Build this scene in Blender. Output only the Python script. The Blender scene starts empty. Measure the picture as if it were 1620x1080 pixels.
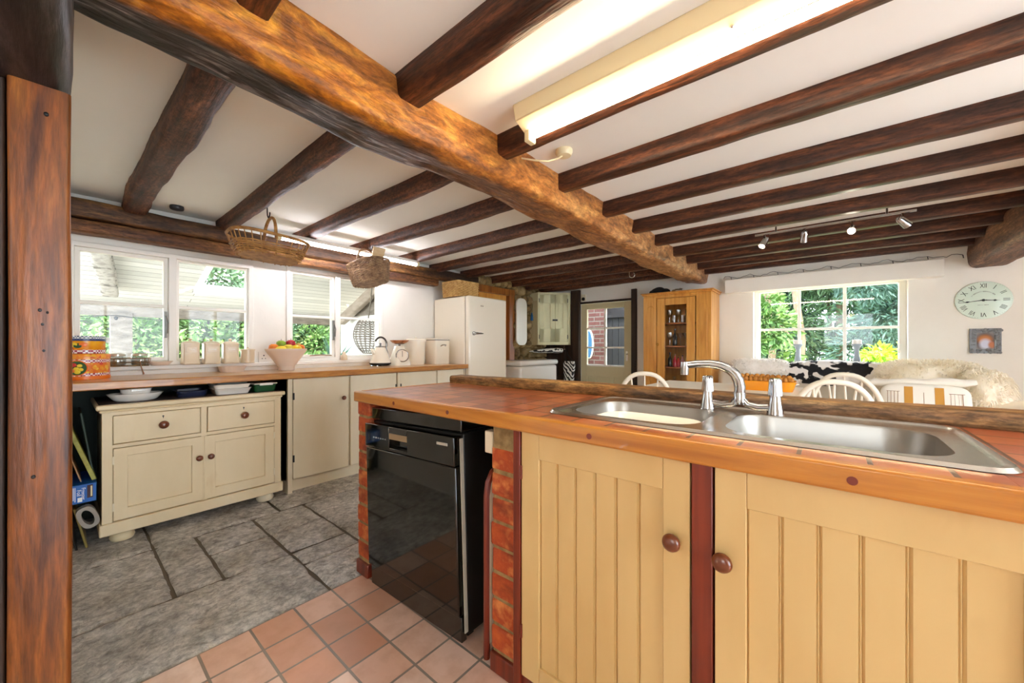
import bpy, bmesh, math, random
from mathutils import Vector, Matrix, Euler, noise
R = math.radians
rnd = random.Random(7)
scene = bpy.context.scene
COL = scene.collection
# ------------------------------------------------------------------ camera, world, sun, exposure
cam_d = bpy.data.cameras.new('camera'); cam = bpy.data.objects.new('camera', cam_d); COL.objects.link(cam)
cam.location = (0, 0, 1.06); cam.rotation_euler = (R(90), 0, R(39.92))
cam_d.sensor_width = 36; cam_d.lens = 600/1620*36; cam_d.shift_y = 8/1620; cam_d.clip_start = .02
scene.camera = cam
scene.view_settings.view_transform = 'Standard'; scene.view_settings.look = 'None'
scene.view_settings.gamma = 1; scene.view_settings.use_curve_mapping = False
scene.view_settings.exposure = 2.42
scene.cycles.use_denoising = True
scene.cycles.max_bounces = 12; scene.cycles.diffuse_bounces = 8
world = bpy.data.worlds.new('world'); scene.world = world; world.use_nodes = True
bg = world.node_tree.nodes['Background']; bg.inputs[0].default_value = (.84, .95, 1.06, 1); bg.inputs[1].default_value = 2.2
sun_d = bpy.data.lights.new('sun', 'SUN'); sun = bpy.data.objects.new('sun', sun_d); COL.objects.link(sun)
sun_d.energy = 2.5; sun_d.angle = R(3); sun_d.color = (1, .95, .85)
sun.location = (6, -6, 12)
sun.rotation_euler = Vector((-.42, .30, -.86)).to_track_quat('-Z', 'Y').to_euler()
# ------------------------------------------------------------------ helpers
def S(h, a=1):
    h = h.lstrip('#'); o = []
    for i in (0, 2, 4):
        c = int(h[i:i+2], 16)/255; o.append(c/12.92 if c <= .04045 else ((c+.055)/1.055)**2.4)
    return (*o, a)
def nt(name):
    m = bpy.data.materials.new(name); m.use_nodes = True; t = m.node_tree
    return m, t, t.nodes['Principled BSDF'], t.nodes.new, t.links.new
def coord(t, sc, rot=(0, 0, 0), loc=(0, 0, 0)):
    tc = t.nodes.new('ShaderNodeTexCoord'); mp = t.nodes.new('ShaderNodeMapping')
    mp.inputs['Scale'].default_value = sc; mp.inputs['Rotation'].default_value = rot; mp.inputs['Location'].default_value = loc
    t.links.new(tc.outputs['Object'], mp.inputs[0]); return mp.outputs[0]
def noisen(t, sc, det=5, dist=0, rough=.55):
    n = t.nodes.new('ShaderNodeTexNoise'); n.inputs['Scale'].default_value = 1; n.inputs['Detail'].default_value = det
    n.inputs['Distortion'].default_value = dist; n.inputs['Roughness'].default_value = rough
    t.links.new(coord(t, sc), n.inputs['Vector']); return n.outputs[0]
def ramp(t, fac, stops):
    r = t.nodes.new('ShaderNodeValToRGB'); e = r.color_ramp.elements
    while len(e) < len(stops): e.new(.5)
    for el, (p, c) in zip(e, stops): el.position = p; el.color = c
    t.links.new(fac, r.inputs[0]); return r.outputs[0]
def mixc(t, fac, a, b):
    m = t.nodes.new('ShaderNodeMix'); m.data_type = 'RGBA'
    for s, v in ((m.inputs[0], fac), (m.inputs[6], a), (m.inputs[7], b)):
        if hasattr(v, 'is_linked'): t.links.new(v, s)
        else: s.default_value = v
    return m.outputs[2]
def addbump(t, p, h, strength, dist=.01):
    b = t.nodes.new('ShaderNodeBump'); b.inputs['Strength'].default_value = strength; b.inputs['Distance'].default_value = dist
    t.links.new(h, b.inputs['Height'])
    t.links.new(b.outputs[0], p.inputs['Normal'])
def mat(name, c, rough=.5, metal=0, c2=None, c3=None, sc=(1, 1, 1), det=5, dist=0, lo=.35, hi=.65, bump=0, bsc=None, bdist=.01, patch=None, coat=0, spec=.5):
    m, t, p, N, L = nt(name)
    c = S(c) if isinstance(c, str) else c
    p.inputs['Roughness'].default_value = rough; p.inputs['Metallic'].default_value = metal
    p.inputs['Coat Weight'].default_value = coat; p.inputs['Specular IOR Level'].default_value = spec
    out = None
    if c2:
        n = noisen(t, sc, det, dist)
        st = [(lo, c), (hi, S(c2))] if not c3 else [(lo, c), ((lo+hi)/2, S(c2)), (hi, S(c3))]
        out = ramp(t, n, st)
        if bump and not bsc: addbump(t, p, n, bump, bdist)
    if patch:
        n2 = noisen(t, patch[1], 4)
        f = ramp(t, n2, [(patch[2], (0, 0, 0, 1)), (patch[3], (1, 1, 1, 1))])
        out = mixc(t, f, out if out else c, S(patch[0]))
    if out: L(out, p.inputs['Base Color'])
    else: p.inputs['Base Color'].default_value = c
    if bump and bsc: addbump(t, p, noisen(t, bsc, 6), bump, bdist)
    return m
def emis(name, c, s):
    m, t, p, N, L = nt(name)
    p.inputs['Base Color'].default_value = S(c); p.inputs['Emission Color'].default_value = S(c); p.inputs['Emission Strength'].default_value = s
    return m
def glassm(name, tint='#ffffff', gl=.07, rough=.02):
    m, t, p, N, L = nt(name)
    tr = N('ShaderNodeBsdfTransparent'); tr.inputs[0].default_value = S(tint); g = N('ShaderNodeBsdfGlossy'); g.inputs['Roughness'].default_value = rough
    mx = N('ShaderNodeMixShader'); mx.inputs[0].default_value = gl
    L(tr.outputs[0], mx.inputs[1]); L(g.outputs[0], mx.inputs[2]); L(mx.outputs[0], t.nodes['Material Output'].inputs[0]); return m
def gridmat(name, cols, mortar, bw, bh, off=0, msize=.004, rough=.4, loc=(0, 0, 0), rot=(0, 0, 0), bump=.4, patch=None, coat=0, nb=.3):
    """tiles or bricks: brick texture; colours picked per brick"""
    m, t, p, N, L = nt(name)
    v = coord(t, (1, 1, 1), rot, loc)
    b = N('ShaderNodeTexBrick'); b.offset = off; b.squash = 1
    for k, x in (('Scale', 1), ('Mortar Size', msize), ('Mortar Smooth', .15), ('Bias', 0), ('Brick Width', bw), ('Row Height', bh)): b.inputs[k].default_value = x
    b.inputs['Color1'].default_value = (0, 0, 0, 1); b.inputs['Color2'].default_value = (1, 1, 1, 1)
    b.inputs['Mortar'].default_value = (.5, .5, .5, 1); L(v, b.inputs['Vector'])
    st = [(i/(len(cols)-1), S(c)) for i, c in enumerate(cols)]
    c = ramp(t, b.outputs['Color'], st)
    n = noisen(t, (14, 14, 14), 6)
    c = mixc(t, ramp(t, n, [(.42, (0, 0, 0, 1)), (.75, (.55, .55, .55, 1))]), c, S(patch or cols[0]))
    c = mixc(t, b.outputs['Fac'], c, S(mortar)); L(c, p.inputs['Base Color'])
    p.inputs['Roughness'].default_value = rough; p.inputs['Coat Weight'].default_value = coat
    a = N('ShaderNodeMath'); a.operation = 'SUBTRACT'
    s = N('ShaderNodeMath'); s.operation = 'MULTIPLY'; s.inputs[1].default_value = nb; L(noisen(t, (40, 40, 40), 5), s.inputs[0])
    L(s.outputs[0], a.inputs[0]); L(b.outputs['Fac'], a.inputs[1]); addbump(t, p, a.outputs[0], bump, .004)
    return m
class MB:
    def __init__(s): s.v = []; s.f = []; s.mi = []; s.cur = 0
    def add(s, vs, fs):
        b = len(s.v); s.v += [Vector(q) for q in vs]; s.f += [[i+b for i in f] for f in fs]; s.mi += [s.cur]*len(fs); return s
    def box(s, x0, x1, y0, y1, z0, z1):
        e = (len(s.v)//8 % 9)*.00013      # neighbouring boards never share a plane exactly
        x0, x1, y0, y1, z0, z1 = x0+e, x1-e, y0+e, y1-e, z0+e, z1-e
        return s.add([(x0, y0, z0), (x1, y0, z0), (x1, y1, z0), (x0, y1, z0), (x0, y0, z1), (x1, y0, z1), (x1, y1, z1), (x0, y1, z1)],
                     [(0, 3, 2, 1), (4, 5, 6, 7), (0, 1, 5, 4), (1, 2, 6, 5), (2, 3, 7, 6), (3, 0, 4, 7)])
    def loft(s, rings, caps=True, closed=True):
        n = len(rings[0]); vs = [p for r in rings for p in r]; fs = []
        for i in range(len(rings)-1):
            for j in range(n if closed else n-1):
                k = (j+1) % n; fs.append((i*n+j, i*n+k, (i+1)*n+k, (i+1)*n+j))
        if caps: fs += [tuple(range(n))[::-1], tuple(range((len(rings)-1)*n, len(rings)*n))]
        return s.add(vs, fs)
    def lathe(s, prof, c=(0, 0, 0), n=20, axis='z', caps=True):
        rs = []
        for r, z in prof:
            ring = []
            for j in range(n):
                a = 2*math.pi*j/n; x, y = r*math.cos(a), r*math.sin(a)
                q = (x, y, z) if axis == 'z' else ((z, x, y) if axis == 'x' else (y, z, x))
                ring.append((c[0]+q[0], c[1]+q[1], c[2]+q[2]))
            rs.append(ring)
        return s.loft(rs, caps)
    def tube(s, pts, r, n=8, caps=True, flat=1):
        pts = [Vector(p) for p in pts]; rs = []; up = Vector((0, 0, 1))
        for i, p in enumerate(pts):
            d = (pts[min(i+1, len(pts)-1)]-pts[max(i-1, 0)]).normalized()
            if abs(d.dot(up)) > .96: up = Vector((1, 0, 0)) if abs(d.x) < .9 else Vector((0, 1, 0))
            a = d.cross(up).normalized(); b = a.cross(d).normalized(); up = b
            rr = r[i] if isinstance(r, (list, tuple)) else r
            rs.append([p+(a*math.cos(2*math.pi*j/n)*flat+b*math.sin(2*math.pi*j/n))*rr for j in range(n)])
        return s.loft(rs, caps)
    def ball(s, c, r, n=14, m=9, jit=0, seed=0):
        r = (r, r, r) if not isinstance(r, (list, tuple)) else r; rs = []
        for i in range(m+1):
            t = math.pi*i/m; k = max(math.sin(t), .02)
            rs.append([(c[0]+r[0]*k*math.cos(2*math.pi*j/n), c[1]+r[1]*k*math.sin(2*math.pi*j/n), c[2]-r[2]*math.cos(t)) for j in range(n)])
        b = len(s.v); s.loft(rs)
        if jit:
            for i in range(b, len(s.v)): s.v[i] = Vector(c)+(s.v[i]-Vector(c))*(1+jit*noise.noise(s.v[i]*9+Vector((seed, 0, 0))))
        return s
    def prism(s, poly, fn, d0, d1):
        """poly of (a,b); fn(a,b,d)->xyz"""
        return s.loft([[fn(a, b, d0) for a, b in poly], [fn(a, b, d1) for a, b in poly]])
    def xf(s, M, b=0):
        for i in range(b, len(s.v)): s.v[i] = M @ s.v[i]
        return s
WOFF = {}
def mesh_of(name, mb, m, off=(0, 0, 0), smooth=40):
    me = bpy.data.meshes.new(name); off = Vector(off)
    me.from_pydata([v-off for v in mb.v], [], mb.f)
    for x in (m if isinstance(m, (list, tuple)) else [m]): me.materials.append(x)
    if max(mb.mi, default=0): me.polygons.foreach_set('material_index', mb.mi)
    bm = bmesh.new(); bm.from_mesh(me); bmesh.ops.recalc_face_normals(bm, faces=bm.faces); bm.to_mesh(me); bm.free()
    if smooth:
        me.polygons.foreach_set('use_smooth', [True]*len(me.polygons)); me.set_sharp_from_angle(angle=R(smooth))
    me.update(); return me
def bev(o, w, seg=2):
    if w:
        b = o.modifiers.new('soft_edge', 'BEVEL'); b.width = w; b.segments = seg; b.limit_method = 'ANGLE'; b.angle_limit = R(40); b.harden_normals = False
    return o
def tag(o, label=None, cat=None, group=None, kind=None):
    if label: o['label'] = label
    if cat: o['category'] = cat
    if group: o['group'] = group
    if kind: o['kind'] = kind
    return o
def thing(name, label, cat, loc=(0, 0, 0), group=None, local=False, kind=None):
    o = bpy.data.objects.new(name, None); o.empty_display_size = .05; COL.objects.link(o); o.location = loc
    WOFF[o.name] = Vector((0, 0, 0)) if local else Vector(loc)
    return tag(o, label, cat, group, kind)
def part(name, mb, m, parent, bevel=0, smooth=40, label=None):
    off = WOFF[parent.name]
    o = bpy.data.objects.new(name, mesh_of(name, mb, m, off, smooth)); COL.objects.link(o); o.parent = parent
    WOFF[o.name] = off; bev(o, bevel)
    if label: o['label'] = label
    return o
def single(name, mb, m, label, cat, group=None, bevel=0, smooth=40, kind=None, base=None):
    xs = [v.x for v in mb.v]; ys = [v.y for v in mb.v]; zs = [v.z for v in mb.v]
    loc = Vector(base) if base else Vector(((min(xs)+max(xs))/2, (min(ys)+max(ys))/2, min(zs)))
    o = bpy.data.objects.new(name, mesh_of(name, mb, m, loc, smooth)); COL.objects.link(o); o.location = loc; bev(o, bevel)
    WOFF[o.name] = loc
    return tag(o, label, cat, group, kind)
def struct(name, mb, m, parent=None, bevel=0, smooth=40):
    if parent: return part(name, mb, m, parent, bevel, smooth)
    o = bpy.data.objects.new(name, mesh_of(name, mb, m, (0, 0, 0), smooth)); COL.objects.link(o); bev(o, bevel); o['kind'] = 'structure'
    WOFF[o.name] = Vector((0, 0, 0)); return o
def sroot(name, loc=(0, 0, 0)):
    o = bpy.data.objects.new(name, None); COL.objects.link(o); o.location = loc; WOFF[o.name] = Vector(loc); o['kind'] = 'structure'; return o
def copy_tree(o, parent=None):
    c = o.copy(); COL.objects.link(c); c.parent = parent
    for ch in list(o.children): copy_tree(ch, c)
    return c
def text(name, s, size, M, m, parent, depth=.0006, align='CENTER', sx=1):
    cu = bpy.data.curves.new(name, 'FONT'); cu.body = s; cu.size = size; cu.align_x = align; cu.align_y = 'CENTER'; cu.extrude = depth; cu.resolution_u = 2
    o = bpy.data.objects.new('tmp', cu); COL.objects.link(o)
    me = bpy.data.meshes.new_from_object(o.evaluated_get(bpy.context.evaluated_depsgraph_get()))
    bpy.data.objects.remove(o); me.name = name
    off = WOFF[parent.name]; me.transform(Matrix.Translation(-off) @ M @ Matrix.Diagonal((sx, 1, 1, 1))); me.materials.clear(); me.materials.append(m)
    ob = bpy.data.objects.new(name, me); COL.objects.link(ob); ob.parent = parent; WOFF[ob.name] = off; return ob
def TM(loc, xa, ya):
    xa = Vector(xa).normalized(); ya = Vector(ya).normalized(); za = xa.cross(ya)
    return Matrix.Translation(loc) @ Matrix((xa, ya, za)).transposed().to_4x4()
def rrect(x0, x1, y0, y1, r, n=5):
    p = []
    for cx, cy, a0 in ((x1-r, y1-r, 0), (x0+r, y1-r, 90), (x0+r, y0+r, 180), (x1-r, y0+r, 270)):
        for i in range(n+1):
            a = R(a0+90*i/n); p.append((cx+r*math.cos(a), cy+r*math.sin(a)))
    return p
def rough_beam(a, b, w, h, amp=.01, seg=60, seed=0, rnd_=.35, top_flat=None, n=20, wane=0, fine=1):
    """hewn timber from a to b (axis line through the middle), w wide, h high"""
    a, b = Vector(a), Vector(b); d = (b-a).normalized(); L = (b-a).length
    up = Vector((0, 0, 1)) if abs(d.z) < .9 else Vector((0, 1, 0))
    s = d.cross(up).normalized(); u = s.cross(d).normalized(); rings = []
    base = []
    for j in range(n):
        t = 2*math.pi*j/n; c, q = math.cos(t), math.sin(t); e = rnd_
        base.append((math.copysign(abs(c)**e, c)*w/2, math.copysign(abs(q)**e, q)*h/2))
    for i in range(seg+1):
        f = i/seg; p = a+d*L*f; ring = []
        bow = Vector((noise.noise((f*L*.9, seed, 0)), noise.noise((f*L*.9, seed, 5)), 0))*amp*1.4
        for x, y in base:
            o = Vector((x, y, 0)); nn = o.normalized()
            k = amp*(noise.noise((f*L*2.2, x*9+seed*3.1, y*9))*1.0 + fine*.45*noise.noise((f*L*9, x*26+seed, y*26)))
            if wane and x*wane > 0 and y < 0: k -= amp*2.2*max(0, noise.noise((f*L*1.3+7, seed, y*4))+.35)
            o = o+nn*k+bow
            pt = p+s*o.x+u*o.y
            if top_flat is not None and pt.z > top_flat: pt.z = top_flat
            ring.append(pt)
        rings.append(ring)
    mb = MB(); mb.loft(rings); return mb
def quad_leaves(mb, n, fn, size, rg, droop=.3, asp=.5):
    for i in range(n):
        p, nrm = fn(rg); s = size*rg.uniform(.6, 1.3)
        d = (nrm+Vector((rg.uniform(-.8, .8), rg.uniform(-.8, .8), rg.uniform(-.9, .5)-droop*.4))).normalized()
        sd = d.cross(Vector((rg.uniform(-1, 1), rg.uniform(-1, 1), rg.uniform(-1, 1)))).normalized()
        up = sd.cross(d)*.12*s
        mb.add([p, p+d*s*.5+sd*s*asp*.5+up, p+d*s, p+d*s*.5-sd*s*asp*.5+up], [(0, 1, 2, 3)])
# ------------------------------------------------------------------ materials
PLASTER = mat('cream_plaster', '#efece4', .9, c2='#e6e2d8', sc=(1.2, 1.2, 1.2), bump=.25, bsc=(7, 7, 7), bdist=.01)
CEILM = mat('ceiling_plaster', '#f1f3ec', .92, c2='#ebede5', sc=(.9, .9, .9), bump=.2, bsc=(5, 5, 5), bdist=.01)
WPAINT = mat('white_paint', '#f1eee6', .45)
CREAM = mat('cream_paint', '#e6d6b4', .45, c2='#dcc9a2', sc=(3, 3, 1.2), lo=.4, hi=.7, bump=.08, bsc=(60, 60, 8), patch=('#c7ab7a', (7, 7, 2.5), .66, .85))
CREAM_WARM = mat('warm_lit_cream_paint', '#d2b37a', .42, c2='#c6a266', sc=(3, 3, 1.2), lo=.4, hi=.7, bump=.08, bsc=(60, 60, 8), patch=('#b98f52', (7, 7, 2.5), .66, .85))  # cream paint with warm light on the peninsula front put into its colour
CREAM2 = mat('pale_cream_paint', '#e6dcc4', .45, c2='#ddd1b4', sc=(3, 3, 1.2))
GROOVE = mat('groove_shadow_dirt', '#9a7f50', .7)
ENAMEL = mat('cream_enamel', '#f2e9d6', .18, coat=.5)
WHITECER = mat('white_ceramic', '#efeae0', .22, coat=.4)
PINKCER = mat('pale_stoneware', '#ecd9c8', .35, coat=.2)
BEIGECER = mat('beige_ceramic', '#ddcaab', .3, coat=.3)
CHROME = mat('chrome', '#b9babd', .1, 1)
BOWLS = mat('bowl_steel', '#a5a19a', .36, 1)
STEEL = mat('brushed_steel', '#d6d2ca', .24, 1, bump=.03, bsc=(3, 90, 3))
BLACKGL = mat('black_gloss', '#060805', .08, coat=.6)
BLACKM = mat('black_matt', '#0c0c0c', .5)
DARKVOID = mat('dark_inside', '#120f0c', .8)
KNOBW = mat('knob_wood', '#7a3c1c', .28, c2='#5a2812', sc=(30, 30, 30), coat=.5)
def fine(m, sc, lo=.5, hi=1.25, a=.36, b=.64, det=4):
    """multiplies fine grain, cracks and flecks into a material's own colour"""
    t = m.node_tree; p = t.nodes['Principled BSDF']; src = p.inputs['Base Color'].links[0].from_socket
    f = ramp(t, noisen(t, sc, det, .3, .7), [(a, (lo, lo, lo, 1)), (b, (hi, hi, hi, 1))])
    x = t.nodes.new('ShaderNodeMix'); x.data_type = 'RGBA'; x.blend_type = 'MULTIPLY'; x.inputs[0].default_value = 1; x.clamp_result = True
    t.links.new(src, x.inputs[6]); t.links.new(f, x.inputs[7]); t.links.new(x.outputs[2], p.inputs['Base Color']); return m
def joistmat(ax, nm, a, b, c, p, rough=.55):
    sc = [26, 26, 26]; sc[ax] = 2.2; s2 = [5, 5, 5]; s2[ax] = .9
    s3 = [95, 95, 95]; s3[ax] = 22
    return fine(mat(nm, a, rough, c2=b, c3=c, sc=sc, det=7, dist=.6, lo=.3, hi=.7, bump=.55, bsc=[sc[0]*1.2, sc[1]*1.2, sc[2]*1.2], bdist=.012, patch=(p, s2, .48, .68), spec=.35), s3, .45, 1.5)
JX = fine(joistmat(0, 'dark_hewn_oak', '#2a1812', '#553120', '#7c4e34', '#3a241b'), (60, 70, 60), .55, 1.5)
JXR = joistmat(0, 'dark_red_oak', '#21130e', '#472718', '#754328', '#281813', .45)
WALLB = joistmat(1, 'weathered_plate_oak', '#3c2616', '#80532f', '#a87845', '#4a2c1e')
POSTM = mat('orange_oak_post', '#3f1e0b', .4, c2='#7c4415', c3='#99601f', sc=(16, 16, 1.6), det=8, dist=1.4, lo=.28, hi=.72, bump=.35, bsc=(30, 30, 3), patch=('#4a2412', (4, 4, 1.4), .55, .75))
def girder_mat():
    m, t, p, N, L = nt('orange_hewn_oak')
    p.inputs['Roughness'].default_value = .48; p.inputs['Specular IOR Level'].default_value = .4
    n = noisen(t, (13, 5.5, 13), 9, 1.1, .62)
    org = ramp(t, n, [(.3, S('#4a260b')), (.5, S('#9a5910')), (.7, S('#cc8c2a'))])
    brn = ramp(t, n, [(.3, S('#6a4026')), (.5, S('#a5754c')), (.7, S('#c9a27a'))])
    drk = ramp(t, noisen(t, (40, 6, 40), 8, .5), [(.35, S('#0d0908')), (.52, S('#2e221e')), (.68, S('#8c8480'))])
    tc = N('ShaderNodeTexCoord'); sx = N('ShaderNodeSeparateXYZ'); L(tc.outputs['Object'], sx.inputs[0])
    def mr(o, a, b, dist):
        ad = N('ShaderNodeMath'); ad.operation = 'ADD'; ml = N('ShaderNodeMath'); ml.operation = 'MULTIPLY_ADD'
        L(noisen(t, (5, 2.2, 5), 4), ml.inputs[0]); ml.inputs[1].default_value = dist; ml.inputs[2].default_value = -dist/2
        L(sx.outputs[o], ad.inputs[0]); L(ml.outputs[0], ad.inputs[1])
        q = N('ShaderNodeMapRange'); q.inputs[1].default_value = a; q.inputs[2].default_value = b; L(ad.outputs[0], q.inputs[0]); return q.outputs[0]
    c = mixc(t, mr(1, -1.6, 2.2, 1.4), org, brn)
    k = N('ShaderNodeMath'); k.operation = 'MULTIPLY'; L(mr(0, .092, .06, .05), k.inputs[0]); L(mr(1, .2, -1.5, .8), k.inputs[1])
    c = mixc(t, k.outputs[0], c, drk); L(c, p.inputs['Base Color']); fine(m, (60, 24, 60), .6, 1.25); fine(m, (26, 6, 26), .5, 1.1, .3, .42)
    addbump(t, p, noisen(t, (30, 9, 30), 7, .5), .7, .014); return m
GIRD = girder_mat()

EDGEW = mat('worktop_edge_wood', '#8f5416', .35, c2='#b8792c', c3='#cf9644', sc=(3, 3, 40), det=6, dist=.6, lo=.3, hi=.75, bump=.1, bsc=(5, 5, 50), coat=.3)
fine(POSTM, (110, 110, 9), .6, 1.2); fine(EDGEW, (12, 12, 120), .8, 1.1)
WORKW = mat('worktop_wood', '#b0793f', .3, c2='#c99a5e', c3='#d9b27a', sc=(30, 2.5, 20), det=6, dist=.5, lo=.3, hi=.75, bump=.05, bsc=(50, 4, 50), coat=.35)
PINE = mat('honey_pine', '#c07d2c', .38, c2='#d99a44', c3='#e2ab5a', sc=(22, 22, 1.6), det=6, dist=1, lo=.3, hi=.75, bump=.05, bsc=(40, 40, 3), coat=.25)
ORANGEW = mat('varnished_door_wood', '#7d4318', .4, c2='#a8652a', sc=(20, 20, 2), dist=.8, bump=.1)
REDW = mat('red_stained_wood', '#5e1c0c', .4, c2='#7c2c14', sc=(40, 40, 2), bump=.1, coat=.2)
LEDGE = fine(joistmat(0, 'worn_ledge_oak', '#3f2a18', '#8a6236', '#b8905a', '#4a423e', .5), (9, 30, 30), .55, 1.25)
DARKOAK = mat('black_oak', '#1c110b', .6, c2='#3c2616', sc=(20, 20, 2), dist=.7, bump=.4)
WICK = mat('wicker', '#8a5a26', .6, c2='#b98a4a', sc=(25, 25, 25), bump=.2)
WICKD = mat('grey_brown_wicker', '#6e5138', .7, c2='#a58663', sc=(25, 25, 25), bump=.2)
WICKL = mat('straw_wicker', '#b98b49', .6, c2='#dab577', sc=(25, 25, 25), bump=.2)
TILEF = gridmat('quarry_tile_floor', ['#b37654', '#d6ad96', '#e2c8b8', '#c48d6e', '#d9b8a5'], '#82776b', .152, .152, 0, .0045, .32, loc=(1.667, -.611, 0), patch='#b0805f', bump=.5)
TILET = gridmat('terracotta_counter_tile', ['#7c3a1e', '#a5562e', '#bb7248', '#94482a', '#b06a44'], '#54382a', .1, .1, 0, .0042, .3, loc=(.245, -.87, 0), bump=.5, coat=.08)
BRICK = mat('orange_brick', '#c05a20', .7, c2='#a5421a', c3='#d88646', sc=(18, 18, 18), lo=.3, hi=.7, bump=.5, bsc=(60, 60, 60), bdist=.006, patch=('#6e2410', (6, 6, 12), .5, .7))
MORTAR = mat('lime_mortar', '#a08658', .9, c2='#7c6440', sc=(30, 30, 30), bump=.5)
def stone_mat():
    m, t, p, N, L = nt('grey_flagstone')
    n = noisen(t, (3.5, 3.5, 3.5), 9, .4, .65); n2 = noisen(t, (15, 12, 15), 9, 1.4, .68)
    c = ramp(t, n, [(.3, S('#aaa49a')), (.5, S('#d0cbc3')), (.72, S('#e8e4dd'))])
    c = mixc(t, ramp(t, noisen(t, (2, 2, 2), 3), [(.52, (0, 0, 0, 1)), (.72, (.6, .6, .6, 1))]), c, S('#a1957c')); L(c, p.inputs['Base Color'])
    fine(m, (26, 21, 26), .6, 1.15, .36, .58, 8); fine(m, (60, 48, 60), .75, 1.1, .35, .6, 4)
    p.inputs['Roughness'].default_value = .27; addbump(t, p, n2, 1, .035); return m
FLAG = stone_mat()
JOINT = mat('dirty_joint', '#5c5243', .9)
STONEW = mat('rubble_stone', '#4b3a26', .9, c2='#8c7348', c3='#b09a70', sc=(7, 7, 9), lo=.3, hi=.7, bump=1, bsc=(9, 9, 12), bdist=.03)
HANDLEG = mat('grey_handle', '#77756f', .4, .3)
GLASS = glassm('window_glass', '#ffffff', .018)
CGLASS = glassm('clear_glassware', '#e8eeee', .22)
TUBE = emis('lit_tube', '#ffe9c2', 15)
TUBE2 = emis('lit_led_tube', '#fbf7ff', 11)
BULB = emis('lit_bulb', '#fff4dc', 30)
FIX = mat('cream_plastic', '#e4d6ac', .4)
LEAF1 = mat('leaf_green', '#3e6527', .6, c2='#66843e', sc=(2.5, 2.5, 2.5), lo=.4, hi=.62, patch=('#848f5b', (5, 5, 5), .56, .7))
LEAF2 = mat('leaf_soft_green', '#3e5e3b', .6, c2='#5e7c54', sc=(2, 2, 2), lo=.4, hi=.62, patch=('#778b5b', (3, 3, 3), .56, .72))
LEAF3 = mat('leaf_bluish', '#2a493b', .6, c2='#4f6e5c', sc=(1.4, 1.4, 1.4), lo=.4, hi=.62)
BARK = mat('bark', '#5a4a38', .9, c2='#7c6a54', sc=(9, 9, 3), bump=.5)
BOARD = gridmat('white_boards', ['#dcdcd8', '#e8e7e2', '#d4d3ce'], '#9c9a94', 6, .11, .5, .004, .6, bump=.4, patch='#cfcdc8')
GREYW = mat('grey_weathered_wood', '#6f665c', .8, c2='#968c80', sc=(6, 6, 20), bump=.4)
# ------------------------------------------------------------------ room shell
FAR = 5.0; LW = -3.5; CZ = 1.985
mb = MB(); mb.box(-1.667, 2.6, -2.2, 6.4, -.05, 0)
struct('floor', mb, TILEF, smooth=0)
mb = MB(); mb.box(LW-.2, -1.667, -.6, FAR+.2, -.06, -.012)
struct('floor_joints', mb, JOINT, smooth=0)
# flagstones: rough slabs with their own outline
flags = [(-2.13, -1.672, -.6, .765), (-2.726, -2.136, -.6, .318), (-2.726, -2.136, .324, .487), (-3.62, -2.732, -.6, .318), (-3.62, -2.732, .324, .92), (-2.726, -2.434, .493, .765),
         (-2.428, -2.136, .493, .765), (-2.13, -1.975, .771, 1.06), (-1.969, -1.672, .771, 1.3), (-2.726, -2.428, .771, 1.06), (-2.422, -2.136, .771, 1.06), (-2.726, -1.975, 1.066, 1.5), (-3.62, -2.732, .926, 1.9),
         (-1.969, -1.672, 1.306, 2.2), (-2.726, -1.975, 1.506, 2.3), (-3.62, -2.732, 1.906, 3.1), (-2.726, -1.672, 2.306, 3.3), (-3.62, -2.732, 3.106, 5.1), (-2.726, -1.672, 3.306, 5.1)]
mb = MB()
for i, (x0, x1, y0, y1) in enumerate(flags):
    x0, x1, y0, y1 = x0+.0025, x1-.0025, y0+.0025, y1-.0025
    hz = rnd.uniform(-.003, .004); nx, ny = max(4, int((x1-x0)/.014)), max(4, int((y1-y0)/.014)); vs = []; fs = []
    amp = .006 if i in (0, 1, 3, 4) else rnd.uniform(.002, .004)
    for b in range(ny+1):
        for a in range(nx+1):
            x = x0+(x1-x0)*a/nx; y = y0+(y1-y0)*b/ny
            e = min(a, nx-a, b, ny-b)
            q = Vector((x*7, y*11, i)); z = hz+amp*(noise.noise(q)+.6*noise.noise(q*2.7)+.45*noise.noise(q*6)+.3*abs(noise.noise(q*11)))
            if e == 0: z -= .011; x += .004*noise.noise((y*9, i, 1)); y += .004*noise.noise((x*9, i, 3))
            vs.append((x, y, z))
    for b in range(ny):
        for a in range(nx): k = b*(nx+1)+a; fs.append((k, k+1, k+nx+2, k+nx+1))
    mb.add(vs, fs)
struct('floor_flagstones', mb, FLAG, smooth=60)
mb = MB(); mb.box(LW-.25, 2.8, -2.35, FAR+.3, CZ, CZ+.15)
struct('ceiling', mb, CEILM, smooth=0)
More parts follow.
